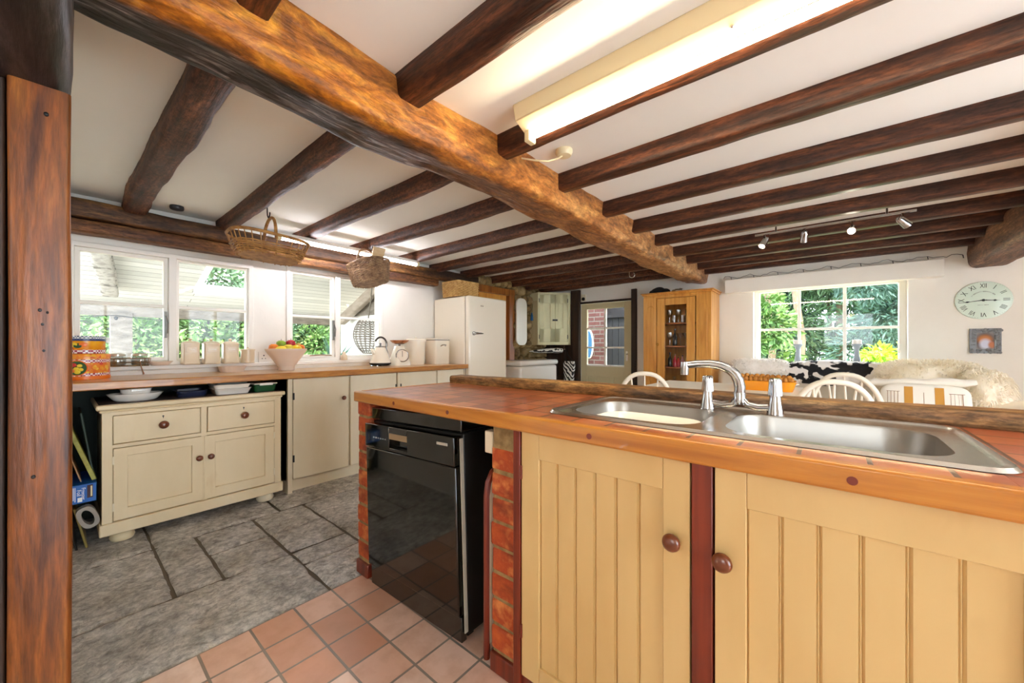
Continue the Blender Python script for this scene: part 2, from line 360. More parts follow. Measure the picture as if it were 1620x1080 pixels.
# left wall with two windows and a doorway
W1 = (.03, .985, .935, 1.70); W2 = (1.225, 2.125, .935, 1.735); DR = (3.46, 4.12, 0, 1.80)
mb = MB(); X0, X1 = LW-.16, LW
def wall_y(mb, y0, y1, x0, x1, z0, z1, holes):
    xs = x0
    for (a, b, c, d) in holes:
        mb.box(xs, a, y0, y1, z0, z1)
        if c > z0: mb.box(a, b, y0, y1, z0, c)
        mb.box(a, b, y0, y1, d, z1); xs = b
    mb.box(xs, x1, y0, y1, z0, z1)
def wall_x(mb, x0, x1, y0, y1, z0, z1, holes):
    ys = y0
    for (a, b, c, d) in holes:
        if a > ys: mb.box(x0, x1, ys, a, z0, z1)
        if c > z0: mb.box(x0, x1, a, b, z0, c)
        mb.box(x0, x1, a, b, d, z1); ys = b
    mb.box(x0, x1, ys, y1, z0, z1)
wall_x(mb, X0, X1, -.6, 3.42, 0, CZ, [W1, W2])
struct('wall_left', mb, PLASTER, smooth=0)
mb = MB(); bx = MB()
rg = random.Random(3)
for k in range(15):      # rubble stone end of the left wall
    for j in range(6):
        zc = .06+k*.13; yc = 4.24+j*.15+(k % 2)*.06
        mb.ball((LW-.03+rg.uniform(-.01, .02), yc, zc), (.07+rg.uniform(0, .025), .085, .072), 10, 6, .35, k*7+j)
mb.box(LW-.2, LW-.02, 4.12, FAR+.1, 0, CZ); mb.box(LW-.2, LW-.02, 3.42, 4.12, 1.80, CZ)
for j in range(8): mb.ball((LW+.0+rg.uniform(-.01, .03), 3.45+j*.1, 1.93), (.07, .07, .06), 10, 6, .35, 200+j)
mb.box(LW-.03, LW+.06, 4.5, FAR, .9, .955)
struct('wall_stone', mb, STONEW, smooth=60)
mb = MB()                # near partition on the left of the camera, edge of the doorway
mb.box(LW-.1, -1.70, -.16, -.005, 0, CZ)
struct('wall_near', mb, PLASTER, smooth=0)
# far wall: window and glazed door
FWIN = (-.655, .555, .80, 1.70); FD = (-2.845, -2.06, 0, 1.695)
mb = MB()
wall_y(mb, FAR, FAR+.2, LW-.2, 2.8, 0, CZ, [FD, FWIN])
struct('wall_far', mb, PLASTER, smooth=0)
mb = MB(); wall_x(mb, 2.6, 2.75, -2.2, FAR+.2, 0, CZ, [(-.4, 1.45, .10, 1.88), (1.6, 2.55, .10, 1.88)])
struct('wall_right', mb, PLASTER, smooth=0)
mb = MB(); wall_y(mb, -2.35, -2.2, -1.75, 2.75, 0, CZ, [(-.1, .8, 1.1, 1.88)]); struct('wall_back', mb, PLASTER, smooth=0)  # rear opening is out of view, added to let in fill daylight
mb = MB(); mb.box(-1.80, -1.70, -2.2, -.16, 0, CZ); struct('wall_passage', mb, PLASTER, smooth=0)
for n_, (a, b, c, d) in ((4, (-.4, 1.45, .10, 1.88)), (5, (1.6, 2.55, .10, 1.88))):     # unseen side windows, added and sized to balance the daylight
    w = sroot('window_%d' % n_, (2.68, (a+b)/2, c)); f = MB()
    for r in ((a, a+.05, c, d), (b-.05, b, c, d), (a, b, c, c+.05), (a, b, d-.05, d), ((a+b)/2-.02, (a+b)/2+.02, c, d)): f.box(2.65, 2.72, *r)
    part('window_frame', f, WPAINT, w, .004); f = MB(); f.box(2.68, 2.685, a+.05, b-.05, c+.05, d-.05); part('window_pane', f, GLASS, w, 0, 0)
mb = MB()                # dark boarding left of the glazed door
for k in range(4): mb.box(LW+.005+k*.128, LW+.005+k*.128+.124, FAR-.03, FAR, 0, 1.7)
struct('trim_2', mb, DARKOAK, bevel=.004)
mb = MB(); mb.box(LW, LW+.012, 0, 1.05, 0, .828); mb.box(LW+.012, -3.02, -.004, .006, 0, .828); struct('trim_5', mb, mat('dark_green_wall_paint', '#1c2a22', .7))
# ---- left windows
def left_window(name, y0, y1, z0, z1, bars, skew=0):
    w = sroot(name, (LW, (y0+y1)/2, z0)); xm = LW-.03; ym = (y0+y1)/2+(.0 if name == 'window_1' else -.02)
    f = MB(); t = .03
    for a in ((y0, y0+t, z0, z1), (y1-t, y1, z0, z1), (ym-.022, ym+.022, z0, z1), (y0, y1, z1-t, z1), (y0, y1, z0, z0+.03)):
        f.box(xm-.05, xm+.045, *a)
    part('window_frame', f, WPAINT, w, .004)
    for i, (a, b) in enumerate(((y0+t, ym-.022), (ym+.022, y1-t))):
        s = MB(); q = .024 if i == 0 else .014
        for r in ((a, a+q, z0+.03, z1-t), (b-q, b, z0+.03, z1-t), (a, b, z0+.03, z0+.03+q), (a, b, z1-t-q, z1-t), (a, b, bars[i]-.011, bars[i]+.011)):
            s.box(xm-.02, xm+.025, *r)
        c = part('window_sash', s, WPAINT, w, .003)
        g = MB(); g.box(xm-.003, xm+.003, a+q, b-q, z0+.03+q, z1-t-q); part('window_pane', g, GLASS, c, 0, 0)
    h = MB(); h.box(xm+.025, xm+.05, ym-.045, ym-.03, 1.12, 1.30); h.tube([(xm+.05, ym-.037, 1.27), (xm+.065, ym-.03, 1.22), (xm+.06, ym-.032, 1.15)], .006)
    part('window_handle', h, HANDLEG, w, .002)
    if name == 'window_2':
        h = MB(); h.tube([(xm+.05, ym-.25, z0+.045), (xm+.055, ym-.15, z0+.05), (xm+.05, ym-.06, z0+.045)], .006); part('window_stay', h, STEEL, w)
    return w
left_window('window_1', *W1[:2], W1[2], W1[3], (1.335, 1.335))
left_window('window_2', *W2[:2], W2[2], W2[3], (1.325, 1.33))
mb = MB(); mb.box(LW-.02, LW+.045, 0, 2.76, .905, .935); mb.box(LW, LW+.025, 0, 2.76, .87, .905)
struct('trim_1', mb, WPAINT, bevel=.006)
# ---- far window (window_3)
w = sroot('window_3', ((FWIN[0]+FWIN[1])/2, FAR+.1, FWIN[2])); a, b, c, d = FWIN; yy = FAR+.13
f = MB()
for r in ((a, a+.05, c, d), (b-.05, b, c, d), (a, b, c, c+.05), (a, b, d-.035, d)): f.box(r[0], r[1], yy-.03, yy+.04, r[2], r[3])
part('window_frame', f, WPAINT, w, .004)
f = MB()
for x in (-.25, .12): f.box(x-.014, x+.014, yy-.012, yy+.02, c+.05, d-.035)
f.box(a+.05, b-.05, yy-.012, yy+.02, 1.235, 1.26); part('window_bar', f, WPAINT, w, .003)
f = MB(); f.box(a+.05, b-.05, yy, yy+.005, c+.05, d-.035); part('window_pane', f, GLASS, w, 0, 0)
f = MB(); f.box(b-.06, b-.045, yy-.045, yy-.03, 1.0, 1.1); part('window_handle', f, STEEL, w, .002)
mb = MB(); mb.box(a-.02, b+.02, FAR-.06, FAR+.11, c-.03, c); struct('trim_3', mb, WPAINT, bevel=.006)
# ---- glazed door (door_1)
DOORP = mat('khaki_door_paint', '#cdc29c', .5)
dr = sroot('door_1', (-2.45, FAR, 0)); x0, x1, z1 = -2.838, -2.068, 1.685; y0, y1 = FAR+.005, FAR+.045
gx0, gxm, gx1 = -2.745, -2.458, -2.172; gz = [.775, 1.045, 1.325, 1.605]
f = MB(); f.box(x0, gx0, y0, y1, .01, z1); f.box(gx1, x1, y0, y1, .01, z1); f.box(gx0, gx1, y0, y1, gz[3], z1); f.box(gx0, gx1, y0, y1, .69, gz[0])
f.box(gx0, gx1, y0+.012, y1-.006, .01, .69)
for x in (-2.63, -2.35): f.box(x-.03, x+.03, y0, y1, .1, .69)
f.box(gx0, gx1, y0, y1, .62, .70); f.box(gx0, gx1, y0, y1, .01, .14)
part('door_leaf', f, DOORP, dr, .004)
f = MB(); f.box(gxm-.014, gxm+.014, y0+.002, y1, gz[0], gz[3])
for q in (1.045, 1.325, .785): f.box(gx0, gx1, y0+.002, y1, q-.012, q+.012)
part('glazing_bar', f, WPAINT, dr, .003)
f = MB(); f.box(gx0, gx1, y0+.018, y0+.023, gz[0], gz[3]); part('door_pane', f, GLASS, dr, 0, 0)
f = MB(); f.box(-2.145, -2.115, y0-.006, y0, .86, 1.0); f.tube([(-2.13, y0-.03, .955), (-2.13, y0-.03, .955), (-2.23, y0-.035, .955)], .009); f.tube([(-2.13, y0, .955), (-2.13, y0-.03, .955)], .009)
part('door_handle', f, STEEL, dr, .002)
mb = MB(); mb.box(-2.06, -1.985, FAR-.03, FAR+.05, 0, 1.84); mb.box(-2.99, -2.845, FAR-.05, FAR+.05, 0, 1.9); mb.box(-2.85, -2.0, FAR-.015, FAR+.03, 1.69, 1.72)
struct('trim_4', mb, DARKOAK, bevel=.008)
# ---- doorway behind the fridge (door_2)
dr = sroot('door_2', (LW, 3.79, 0)); f = MB(); f.box(LW-.06, LW+.03, DR[1]-.03, DR[1]+.09, 0, 1.87); f.box(LW-.06, LW+.03, DR[0]-.09, DR[0]+.02, 0, 1.87); f.box(LW-.06, LW+.035, DR[0]-.09, DR[1]+.09, 1.78, 1.87)
part('door_frame', f, ORANGEW, dr, .006)
f = MB(); f.box(LW-.07, LW-.03, DR[0], DR[1], 0, 1.79); part('door_leaf', f, PINE, dr, .003)
# ------------------------------------------------------------------ timbers
ORD = ['first', 'second', 'third', 'fourth', 'fifth', 'sixth', 'seventh', 'eighth', 'ninth', 'tenth', 'eleventh']
JY = [.315, .78, 1.27, 1.755, 2.27, 2.735, 3.205, 3.69, 4.12, 4.5, 4.84]
for i, y in enumerate(JY):
    wd = .115 if i == 0 else .08
    mb = rough_beam((LW+.02, y, 1.96), (-1.30, y, 1.965), wd, .125, .009 if i else .013, 60, i+1, .5, None, 16)
    single('ceiling_joist', mb, JX, f'{ORD[i]} rough hewn joist from the near end, on the window side of the big beam', 'beam', 'joists between the window wall and the big beam', base=(-2.4, y, 1.9), kind='thing')
    x1 = 1.0 if i > 3 else 1.6
    mb = rough_beam((-1.17, y, 1.955), (x1, y, 1.955), .08 if i != 1 else .095, .11, .004, 60, i+21, .3, None, 16)
    single('ceiling_joist', mb, JXR, f'{ORD[i]} straight dark joist from the near end, on the tap side of the big beam', 'beam', 'joists beyond the big beam on the sink side', base=(0, y, 1.9), kind='thing')
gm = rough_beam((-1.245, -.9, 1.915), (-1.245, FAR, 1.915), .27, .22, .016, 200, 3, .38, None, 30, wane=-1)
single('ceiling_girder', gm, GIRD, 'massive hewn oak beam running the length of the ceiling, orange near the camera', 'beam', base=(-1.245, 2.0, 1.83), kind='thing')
gm = rough_beam((1.02, 2.2, 1.855), (1.02, FAR, 1.855), .24, .26, .012, 80, 9, .4, None, 24)
single('ceiling_girder', gm, joistmat(1, 'brown_stub_oak', '#3a2218', '#6c4630', '#8f6648', '#5a4a46'), 'short thick brown beam end above the wall clock', 'beam', base=(1.02, 4, 1.73), kind='thing')
mb = rough_beam((LW+.08, -.4, 1.868), (LW+.08, 3.36, 1.872), .13, .11, .01, 90, 31, .35, None, 18)
single('wall_plate', mb, joistmat(1, 'dark_plate_oak', '#33200f', '#644022', '#8a6234', '#2f1d12'), 'upper dark timber along the top of the window wall', 'beam', base=(LW+.06, 2, 1.8), kind='thing')
mb = rough_beam((LW+.072, -.4, 1.772), (LW+.066, 2.75, 1.785), .11, .082, .008, 60, 33, .35, None, 18)
single('wall_plate', mb, WALLB, 'lower brown timber directly above the two left wall windows', 'beam', base=(LW+.05, 1, 1.72), kind='thing')
# door post and lintel beside the camera
t_ = thing('timber_post', 'tall orange oak door post with dark knots filling the left edge', 'post', (-1.58, -.09, 0), kind='thing')
mb = MB(); rs = []
for i in range(61):
    z = -.0+1.71*i/60; ring = []
    for (a, b) in rrect(-1.66, -1.50, -.079, .022, .010, 3):
        q = noise.noise((a*8, b*8, z*1.6))*.006+noise.noise((a*30, b*30, z*6))*.0015
        ring.append((a+q, b+q*.5, z))
    rs.append(ring)
mb.loft(rs); part('post_shaft', mb, POSTM, t_)
mb = MB(); mb.box(-1.66, -1.525, -.175, -.083, 0, 1.71); part('rear_strip', mb, DARKOAK, t_, .004)
for (y, z, r) in ((-.030, 1.150, .0045), (-.018, 1.145, .003), (-.026, 1.115, .004), (-.024, 1.05, .0045), (-.02, 1.64, .0045), (-.04, .74, .004)):
    mb = MB(); mb.ball((-1.4995, y, z), (.003, r, r*1.3), 8, 6); part('knot', mb, BLACKM, t_)
mb = rough_beam((-1.75, -.085, 1.835), (.9, -.085, 1.835), .20, .235, .01, 80, 41, .35, None, 24)
single('timber_lintel', mb, joistmat(0, 'black_lintel_oak', '#0e0b0b', '#221a18', '#4a413e', '#171212', .4), 'black timber lintel resting on the orange door post', 'beam', base=(-1, -.085, 1.72), kind='thing')
# ------------------------------------------------------------------ left run: worktop, cupboards, dresser
WT = .875; WX = -2.90
t = thing('worktop', 'long pale wooden worktop under the left windows', 'worktop', (-3.2, 1.4, WT-.042))
mb = MB(); mb.prism([(LW+.001, 0.008), (WX-.055, 0.008), (WX-.025, 2.755), (LW+.001, 2.755)], lambda a, b, d: (a, b, d), WT-.042, WT); part('top_board', mb, WORKW, t, .002)
mb = MB(); mb.prism([(WX-.055, 0.008), (WX-.03, 0.008), (WX, 2.755), (WX-.025, 2.755)], lambda a, b, d: (a, b, d), WT-.044, WT+.0006); part('front_edge', mb, EDGEW, t, .005)
KN = [(.004, 0), (.009, .001), (.0085, .010), (.013, .014), (.0205, .021), (.0215, .027), (.019, .034), (.012, .0385), (.003, .040)]
def knob(parent, p, axis, k=1.0, m=None, label=None):
    mb = MB(); sg = 1 if axis[0] == '+' else -1
    mb.lathe([(r*k, sg*z*k) for r, z in KN], p, 20, axis[1]); return part('knob', mb, m or KNOBW, parent, label=label)
def flat_unit(name, label, ys, y0, y1, knobs, xk=-2.965):
    t = thing(name, label, 'cabinet', (-3.2, (y0+y1)/2, 0), 'flat door cupboards under the left worktop')
    mb = MB(); mb.box(LW+.005, xk-.022, y0, y1, .09, WT-.045); mb.box(LW+.02, xk-.05, y0+.005, y1, 0, .09)
    part('carcass', mb, CREAM2, t)
    mb = MB(); mb.box(LW+.005, xk, y0, y0+.03, 0.0, WT-.045); part('end_panel', mb, CREAM2, t, .002)
    for i, (a, b) in enumerate(ys):
        mb = MB(); mb.box(xk-.02, xk, a, b, .10, WT-.05); d = part('door', mb, CREAM2, t, .003)
        hy = a+.004 if knobs[i] > (a+b)/2 else b-.004
        for z in (.25, .70):
            h = MB(); h.box(xk-.004, xk+.004, hy-.006, hy+.004, z-.025, z+.025); part('hinge', h, BLACKM, d)
        knob(d, (xk, knobs[i], .655), '+x', .8)
    return t
flat_unit('base_cabinet', 'flat cream cupboard with a knob on its wide door, beside the low dresser', [(1.085, 1.497), (1.512, 1.935)], 1.05, 1.945, [1.45, 1.555])
flat_unit('base_cabinet', 'flat cream cupboard at the fridge end of the left worktop', [(1.978, 2.385), (2.40, 2.745)], 1.948, 2.755, [2.345, 2.44])
# dresser
DX = -2.935; Y0, Y1 = .135, 1.005
t = thing('dresser', 'low cream painted dresser with two drawers, two panelled doors and wooden knobs', 'dresser', (-3.2, .57, 0))
mb = MB(); mb.box(-3.42, DX-.02, Y0+.015, Y1-.015, .12, .715); part('carcass', mb, CREAM, t)
mb = MB(); mb.box(-3.44, DX+.02, Y0-.012, Y1+.012, .722, .75); mb.box(-3.43, DX+.005, Y0, Y1, .706, .722); part('top', mb, CREAM, t, .011)
mb = MB(); mb.box(-3.43, DX-.012, Y0, Y1, .745, .7512); part('top_board', mb, DARKOAK, t, .0005)
mb = MB()
FXa, FXb = DX-.02, DX
for r in ((Y0+.01, Y0+.05, .12, .71), (Y1-.05, Y1-.01, .12, .71), (Y0+.01, Y1-.01, .69, .71), (Y0+.01, Y1-.01, .515, .535), (.555, .585, .12, .71)): mb.box(FXa, FXb, *r)
part('face_frame', mb, CREAM, t, .002)
mb = MB(); mb.box(-3.43, DX+.01, Y0, Y1, .055, .12); part('plinth', mb, CREAM, t, .006)
for (x, y) in ((DX-.06, Y0+.09), (DX-.06, Y1-.09), (-3.36, Y0+.09), (-3.36, Y1-.09)):
    mb = MB(); mb.lathe([(.028, 0), (.045, .003), (.052, .02), (.044, .045), (.03, .056)], (x, y, 0), 18); part('foot', mb, mat('bun_foot_paint', '#d9cba8', .5) if x > -3 and y < .4 else CREAM2, t)
for (a, b, kx) in ((Y0+.052, .552, .385), (.588, Y1-.052, .775)):
    mb = MB(); mb.box(FXa+.002, DX+.004, a, b, .538, .688); d = part('drawer', mb, CREAM, t, .003)
    knob(d, (DX+.004, kx, .615), '+x', 1.05)
    h = MB(); h.lathe([(.0045, 0), (.0045, .001)], (DX+.004, kx, .662), 10, 'x'); h.box(DX+.003, DX+.005, kx-.002, kx+.002, .650, .662); part('keyhole', h, BLACKM, d)
for i, (a, b) in enumerate(((Y0+.052, .568), (.572, Y1-.052))):
    mb = MB(); q = .055
    for r in ((a, a+q, .125, .512), (b-q, b, .125, .512), (a, b, .125, .185), (a, b, .465, .512)): mb.box(FXa+.004, DX+.002, *r)
    mb.box(FXa, DX-.012, a+.02, b-.02, .15, .49); d = part('door', mb, CREAM, t, .0025)
    knob(d, (DX+.002, b-.022 if i == 0 else a+.03, .385), '+x', .8)
    for z in (.2, .45):
        h = MB(); h.box(DX-.002, DX+.004, (a-.004 if i == 0 else b-.004), (a+.004 if i == 0 else b+.004), z-.022, z+.022); part('hinge', h, CREAM2, d)
# dishes on the dresser, under the worktop
def oblong(mb, cx, cy, lx, ly, z0, z1, flare, th=.005, r=.04):
    def rg_(k, z, e=0): return [(cx+x, cy+y, z) for x, y in rrect(-lx/2*k-e, lx/2*k+e, -ly/2*k-e, ly/2*k+e, r, 6)]
    mb.loft([rg_(flare, z0), rg_(1, z1, -.0), rg_(1, z1+.004, .006), rg_(1, z1+.005, -th), rg_(flare, z0+th, -th)]); return mb
DG = 'baking dishes stored on the low dresser'; dz = .7515
mb = MB()
def oval(mb, c, a, b, z0, z1):
    rs = []
    for k, z in ((.70, z0), (.8, z0+.008), (1, z1-.006), (1.03, z1), (.97, z1), (.78, z0+.012), (.65, z0+.010)): rs.append([(c[0]+b*k*math.cos(2*math.pi*j/32), c[1]+a*k*math.sin(2*math.pi*j/32), z) for j in range(32)])
    mb.loft(rs)
oval(mb, (-3.06, .285), .115, .085, dz, dz+.043); single('oval_dish', mb, WHITECER, 'white oval dish at the left end of the dresser top', 'dish', DG)
mb = oblong(MB(), -3.06, .285, .10, .13, dz+.012, dz+.066, .86); mb.box(-3.06+.044, -3.06+.062, .26, .32, dz+.056, dz+.064); single('rectangular_dish', mb, WHITECER, 'small cream rectangular dish sitting inside the white oval dish', 'dish', DG)
mb = oblong(MB(), -3.08, .53, .15, .15, dz, dz+.034, .93, r=.02); single('rectangular_dish', mb, mat('navy_enamel', '#141d3a', .2, coat=.5), 'dark blue baking dish on the dresser top', 'dish', DG)
for k in range(2):
    mb = oblong(MB(), -3.05, .73-.004*k, .17, .20, dz+.026*k+.0, dz+.026*k+.034, .86, r=.02)
    single('roasting_dish', mb, WHITECER, ('lower' if k == 0 else 'upper')+' of the two nested white rectangular dishes on the dresser', 'dish', DG)
mb = oblong(MB(), -3.08, .735, .15, .18, dz+.062, dz+.076, .9, r=.02); single('rectangular_dish', mb, mat('grey_enamel', '#7e8a88', .3), 'grey shallow dish on top of the nested white dishes', 'dish', DG)
gt = thing('storage_box', 'green box with a white clip lid at the right end of the dresser top', 'box', (-3.05, .92, dz), DG)
part('box_body', oblong(MB(), -3.05, .915, .15, .135, dz, dz+.045, .93, r=.02), mat('bottle_green_plastic', '#0f4a24', .3), gt)
mb = MB(); mb.box(-3.13, -2.97, .845, .985, dz+.05, dz+.058); mb.box(-2.975, -2.962, .875, .955, dz+.043, dz+.06); part('lid', mb, WHITECER, gt, .003)
# things stuffed between wall and dresser
GB = 'things stuffed beside the dresser'
def leaning(name, y0, z0, lean, thick, dep, hgt, m, label, cat, x=-3.0, r=0):
    mb = MB(); mb.box(-dep, 0, -thick/2, thick/2, 0, hgt)
    mb.xf(Matrix.Translation((x, y0, z0)) @ Matrix.Rotation(lean, 4, 'X'))
    return single(name, mb, m, label, cat, GB, bevel=.003)
bx_ = thing('foil_box', 'bright blue cardboard foil box with white lettering beside the dresser', 'box', (-3.0, .07, .235), GB)
mb = MB(); mb.box(-3.28, -2.965, .005, .128, .25, .345); part('carton', mb, mat('blue_carton', '#1763b8', .4), bx_, .002)
mb = MB(); mb.box(-2.965, -2.9642, .095, .115, .272, .338); part('brand_panel', mb, mat('dark_red_print', '#3a1016', .5), bx_)
WL = mat('white_print', '#eef2f4', .5); fx = -2.9643
for (s, sz, y, z) in (('Freezer', .020, .082, .298), ('Foil', .022, .066, .305)):
    text('lettering', s, sz, TM((fx, y, z), (0, 0, -1), (0, 1, 0)), WL, bx_)
mb = MB()
for y, z0, z1 in ((.052, .262, .335), (.046, .27, .335), (.036, .262, .33), (.028, .275, .335)): mb.box(-2.965, -2.9641, y, y+.003, z0, z1)
part('small_print', mb, WL, bx_)
mb = MB(); mb.box(-2.965, -2.9638, .107, .113, .278, .332); part('brand_stripe', mb, mat('cream_print', '#e8dcb0', .5), bx_)
mb = MB(); mb.box(-2.965, -2.9643, .062, .078, .258, .28); part('picture_panel', mb, WL, bx_)
OLV = mat('olive_tray', '#8a8a3a', .5, c2='#b3ae55', sc=(20, 20, 20))
leaning('baking_tray', .122, .352, .30, .018, .3, .31, OLV, 'olive green patterned tray leaning on the dresser side, above the blue box', 'tray')
leaning('baking_tray', .122, .352, .13, .010, .3, .36, mat('dark_green_tray', '#24382c', .5), 'dark green tray leaning upright behind the olive tray', 'tray', x=-3.04)
leaning('baking_tray', .075, .352, .26, .006, .26, .2, mat('tan_board', '#b58f6a', .6), 'thin tan board leaning in front of the olive tray', 'tray')
leaning('baking_tray', .095, 0, .2, .010, .3, .22, mat('brass_tray', '#8f7c3c', .4), 'yellowish tray standing under the blue box', 'tray')
leaning('baking_tray', .06, 0, .2, .008, .3, .215, mat('black_tray', '#1a1614', .35), 'black tray standing under the blue box', 'tray', x=-2.99)
mb = MB(); n = 24; oo = []; ii = []
for j in range(n):
    a = 2*math.pi*j/n; oo.append((.035*math.copysign(abs(math.cos(a))**.7, math.cos(a)), .058*math.copysign(abs(math.sin(a))**.7, math.sin(a)))); ii.append((.02*math.cos(a), .042*math.sin(a)))
f0 = lambda p, d: [(d, a, b) for a, b in p]
mb.loft([f0(oo, 0), f0(ii, 0), f0(ii, -.05), f0(oo, -.05), f0(oo, 0)], caps=False)
mb.xf(Matrix.Translation((-2.96, .098, .170)) @ Matrix.Rotation(.34, 4, 'X')); single('carrier_handle', mb, mat('grey_plastic', '#a09a90', .5), 'grey plastic handle loop under the blue box', 'handle', GB)
# ------------------------------------------------------------------ things on the left worktop and sill
def deco(name, c1, c2, c3, sc, rough=.3):
    m, t, p, N, L = nt(name); v = N('ShaderNodeTexVoronoi'); v.inputs['Scale'].default_value = sc; L(coord(t, (1, 1, 1)), v.inputs['Vector'])
    L(ramp(t, v.outputs['Color'], [(.2, S(c1)), (.45, S(c2)), (.6, S(c3)), (.8, S(c1))]), p.inputs['Base Color']); p.inputs['Roughness'].default_value = rough; return m
def checks(name, a, b, n):
    m, t, p, N, L = nt(name); c = N('ShaderNodeTexChecker'); c.inputs['Scale'].default_value = n; c.inputs[1].default_value = S(a); c.inputs[2].default_value = S(b)
    L(coord(t, (1, 1, 1)), c.inputs[0]); L(c.outputs[0], p.inputs['Base Color']); p.inputs['Roughness'].default_value = .3; return m
YEL = mat('tin_yellow', '#f0ad1c', .25, c2='#e07f12', sc=(14, 14, 14)); ORN = mat('tin_orange', '#f07a1c', .3)
RED = mat('tin_red', '#c8302a', .3); LEM = mat('lemon_yellow', '#f2d53a', .3); NAVY = mat('tin_navy', '#1d2f66', .3); GRN = mat('tin_green', '#2f5a34', .35)
tc = (-3.26, .095)
t = thing('biscuit_tin', 'large round tin painted with lemons and checks, under the smaller tin', 'tin', (*tc, WT), 'patterned tins by the post')
mb = MB(); mb.lathe([(.098, WT), (.1, WT+.004), (.1, WT+.122)], (*tc, 0), 40); part('tin_body', mb, deco('tin_flowers', '#e8862a', '#d8453a', '#f3d24a', 70), t)
mb = MB(); mb.lathe([(.102, WT+.002), (.1025, WT+.012), (.102, WT+.02)], (*tc, 0), 40); part('base_band', mb, ORN, t)
mb = MB(); mb.lathe([(.1008, WT+.021), (.1008, WT+.036)], (*tc, 0), 40, caps=False); mb.lathe([(.1008, WT+.095), (.1008, WT+.113)], (*tc, 0), 40, caps=False); part('check_band', mb, checks('tin_checks', '#f2e6e6', '#a22f4a', 110), t)
mb = MB(); mb.lathe([(.103, WT+.118), (.1035, WT+.138), (.1, WT+.143), (.05, WT+.144)], (*tc, 0), 40); part('lid', mb, deco('tin_lid', '#f0932a', '#e2602a', '#f0b83a', 60), t)
def medallion(parent, ang, zc, r, rad):
    d = Vector((math.cos(ang), math.sin(ang), 0)); c = Vector((*tc, zc))+d*(rad+.001); sd = Vector((-math.sin(ang), math.cos(ang), 0))
    M = TM(c, sd, (0, 0, 1))
    mb = MB(); mb.lathe([(r*.86, .0012), (r, .0022), (r, .003)], (0, 0, 0), 28); mb.xf(M); o = part('medallion', mb, ORN, parent)
    mb = MB(); mb.lathe([(r*.9, .002), (r*.88, .0036)], (0, 0, 0), 28); mb.xf(M); part('medallion_field', mb, GRN, parent)
    for k, (x, y, q, m_) in enumerate(((-.3, .4, .3, RED), (.25, .3, .26, LEM), (-.05, -.1, .28, LEM), (.35, -.2, .26, LEM), (-.45, -.35, .3, ORN), (.05, -.5, .3, LEM))):
        mb = MB(); mb.ball((x*r, y*r, .004), (q*r, q*r*.85, .003), 10, 6); mb.xf(M); part('painted_fruit', mb, m_, parent)
medallion(t, R(-18), WT+.066, .043, .098)
t = thing('biscuit_tin', 'smaller round yellow lemon tin with a blue and white lid, on the larger tin', 'tin', (*tc, WT+.1445), 'patterned tins by the post')
z = WT+.1445
mb = MB(); mb.lathe([(.08, z), (.082, z+.004), (.082, z+.078)], (*tc, 0), 40); part('tin_body', mb, YEL, t)
mb = MB(); mb.lathe([(.0828, z+.002), (.0828, z+.022)], (*tc, 0), 40, caps=False); part('check_band', mb, checks('tin_checks_small', '#f4ece8', '#a0304c', 100), t)
mb = MB(); mb.lathe([(.0835, z+.072), (.0835, z+.083)], (*tc, 0), 40); part('lid_band', mb, NAVY, t)
mb = MB(); mb.lathe([(.0845, z+.083), (.0845, z+.098), (.08, z+.101), (.04, z+.1015)], (*tc, 0), 40); part('lid', mb, checks('lid_checks', '#dfe4e8', '#5a6c80', 130), t)
for k, (a, zz, m_) in enumerate(((-.55, .05, LEM), (-.35, .045, GRN), (-.1, .05, ORN), (-.75, .03, RED))):
    d = Vector((math.cos(a), math.sin(a), 0)); mb = MB(); mb.ball((0, 0, 0), (.017, .014, .002), 10, 6); mb.xf(TM(Vector((*tc, z+zz))+d*.0825, (-d.y, d.x, 0), (0, 0, 1))); part('painted_fruit', mb, m_, t)
# wire basket with jars
t = thing('wire_basket', 'small wire basket holding glass jars on the sill by the tins', 'basket', (-3.42, .29, .935))
mb = MB(); bc = (-3.415, .29)
def rr(k, z): return [(bc[0]+x, bc[1]+y, z) for x, y in rrect(-.06*k, .06*k, -.095*k, .095*k, .03, 4)]
for k, z in ((.9, .938), (.95, .96), (1, .985)): p = rr(k, z); mb.tube(p+[p[0]], .0022, 6)
b0, b1 = rr(.9, .938), rr(1, .985)
for j in range(0, len(b0), 2): mb.tube([b0[j], b1[j]], .0016, 5)
for j in range(5): mb.tube([(bc[0]-.05, bc[1]-.08+j*.04, .938), (bc[0]+.05, bc[1]-.08+j*.04, .938)], .0016, 5)
part('wire_frame', mb, mat('brown_wire', '#8a6a40', .4, .6), t)
JM = mat('jar_contents', '#8f8372', .4); LIDM = mat('tin_lid_metal', '#d8d2c4', .3, .8)
for i, (y, lab) in enumerate(((.235, 'squat glass jar in the wire basket, next to the tins'), (.335, 'squat glass jar in the wire basket, farther from the tins'))):
    j = thing('glass_jar', lab, 'jar', (bc[0], y, .941), 'jars in the wire basket')
    mb = MB(); mb.lathe([(.036, .941), (.04, .95), (.04, .99), (.034, 1.0), (.034, 1.008)], (bc[0], y, 0), 20); part('jar_body', mb, CGLASS, j)
    mb = MB(); mb.lathe([(.036, .943), (.037, .97)], (bc[0], y, 0), 16); part('contents', mb, JM, j)
    mb = MB(); mb.lathe([(.037, 1.0), (.038, 1.012), (.034, 1.016)], (bc[0], y, 0), 20); part('lid', mb, LIDM, j)
mb = MB(); mb.tube([(-3.36, .33, .975), (-3.345, .335, .93), (-3.33, .345, .885)], [.004, .006, .009], 8, flat=.4); single('spatula', mb, STEEL, 'small metal utensil hanging from the wire basket', 'utensil')
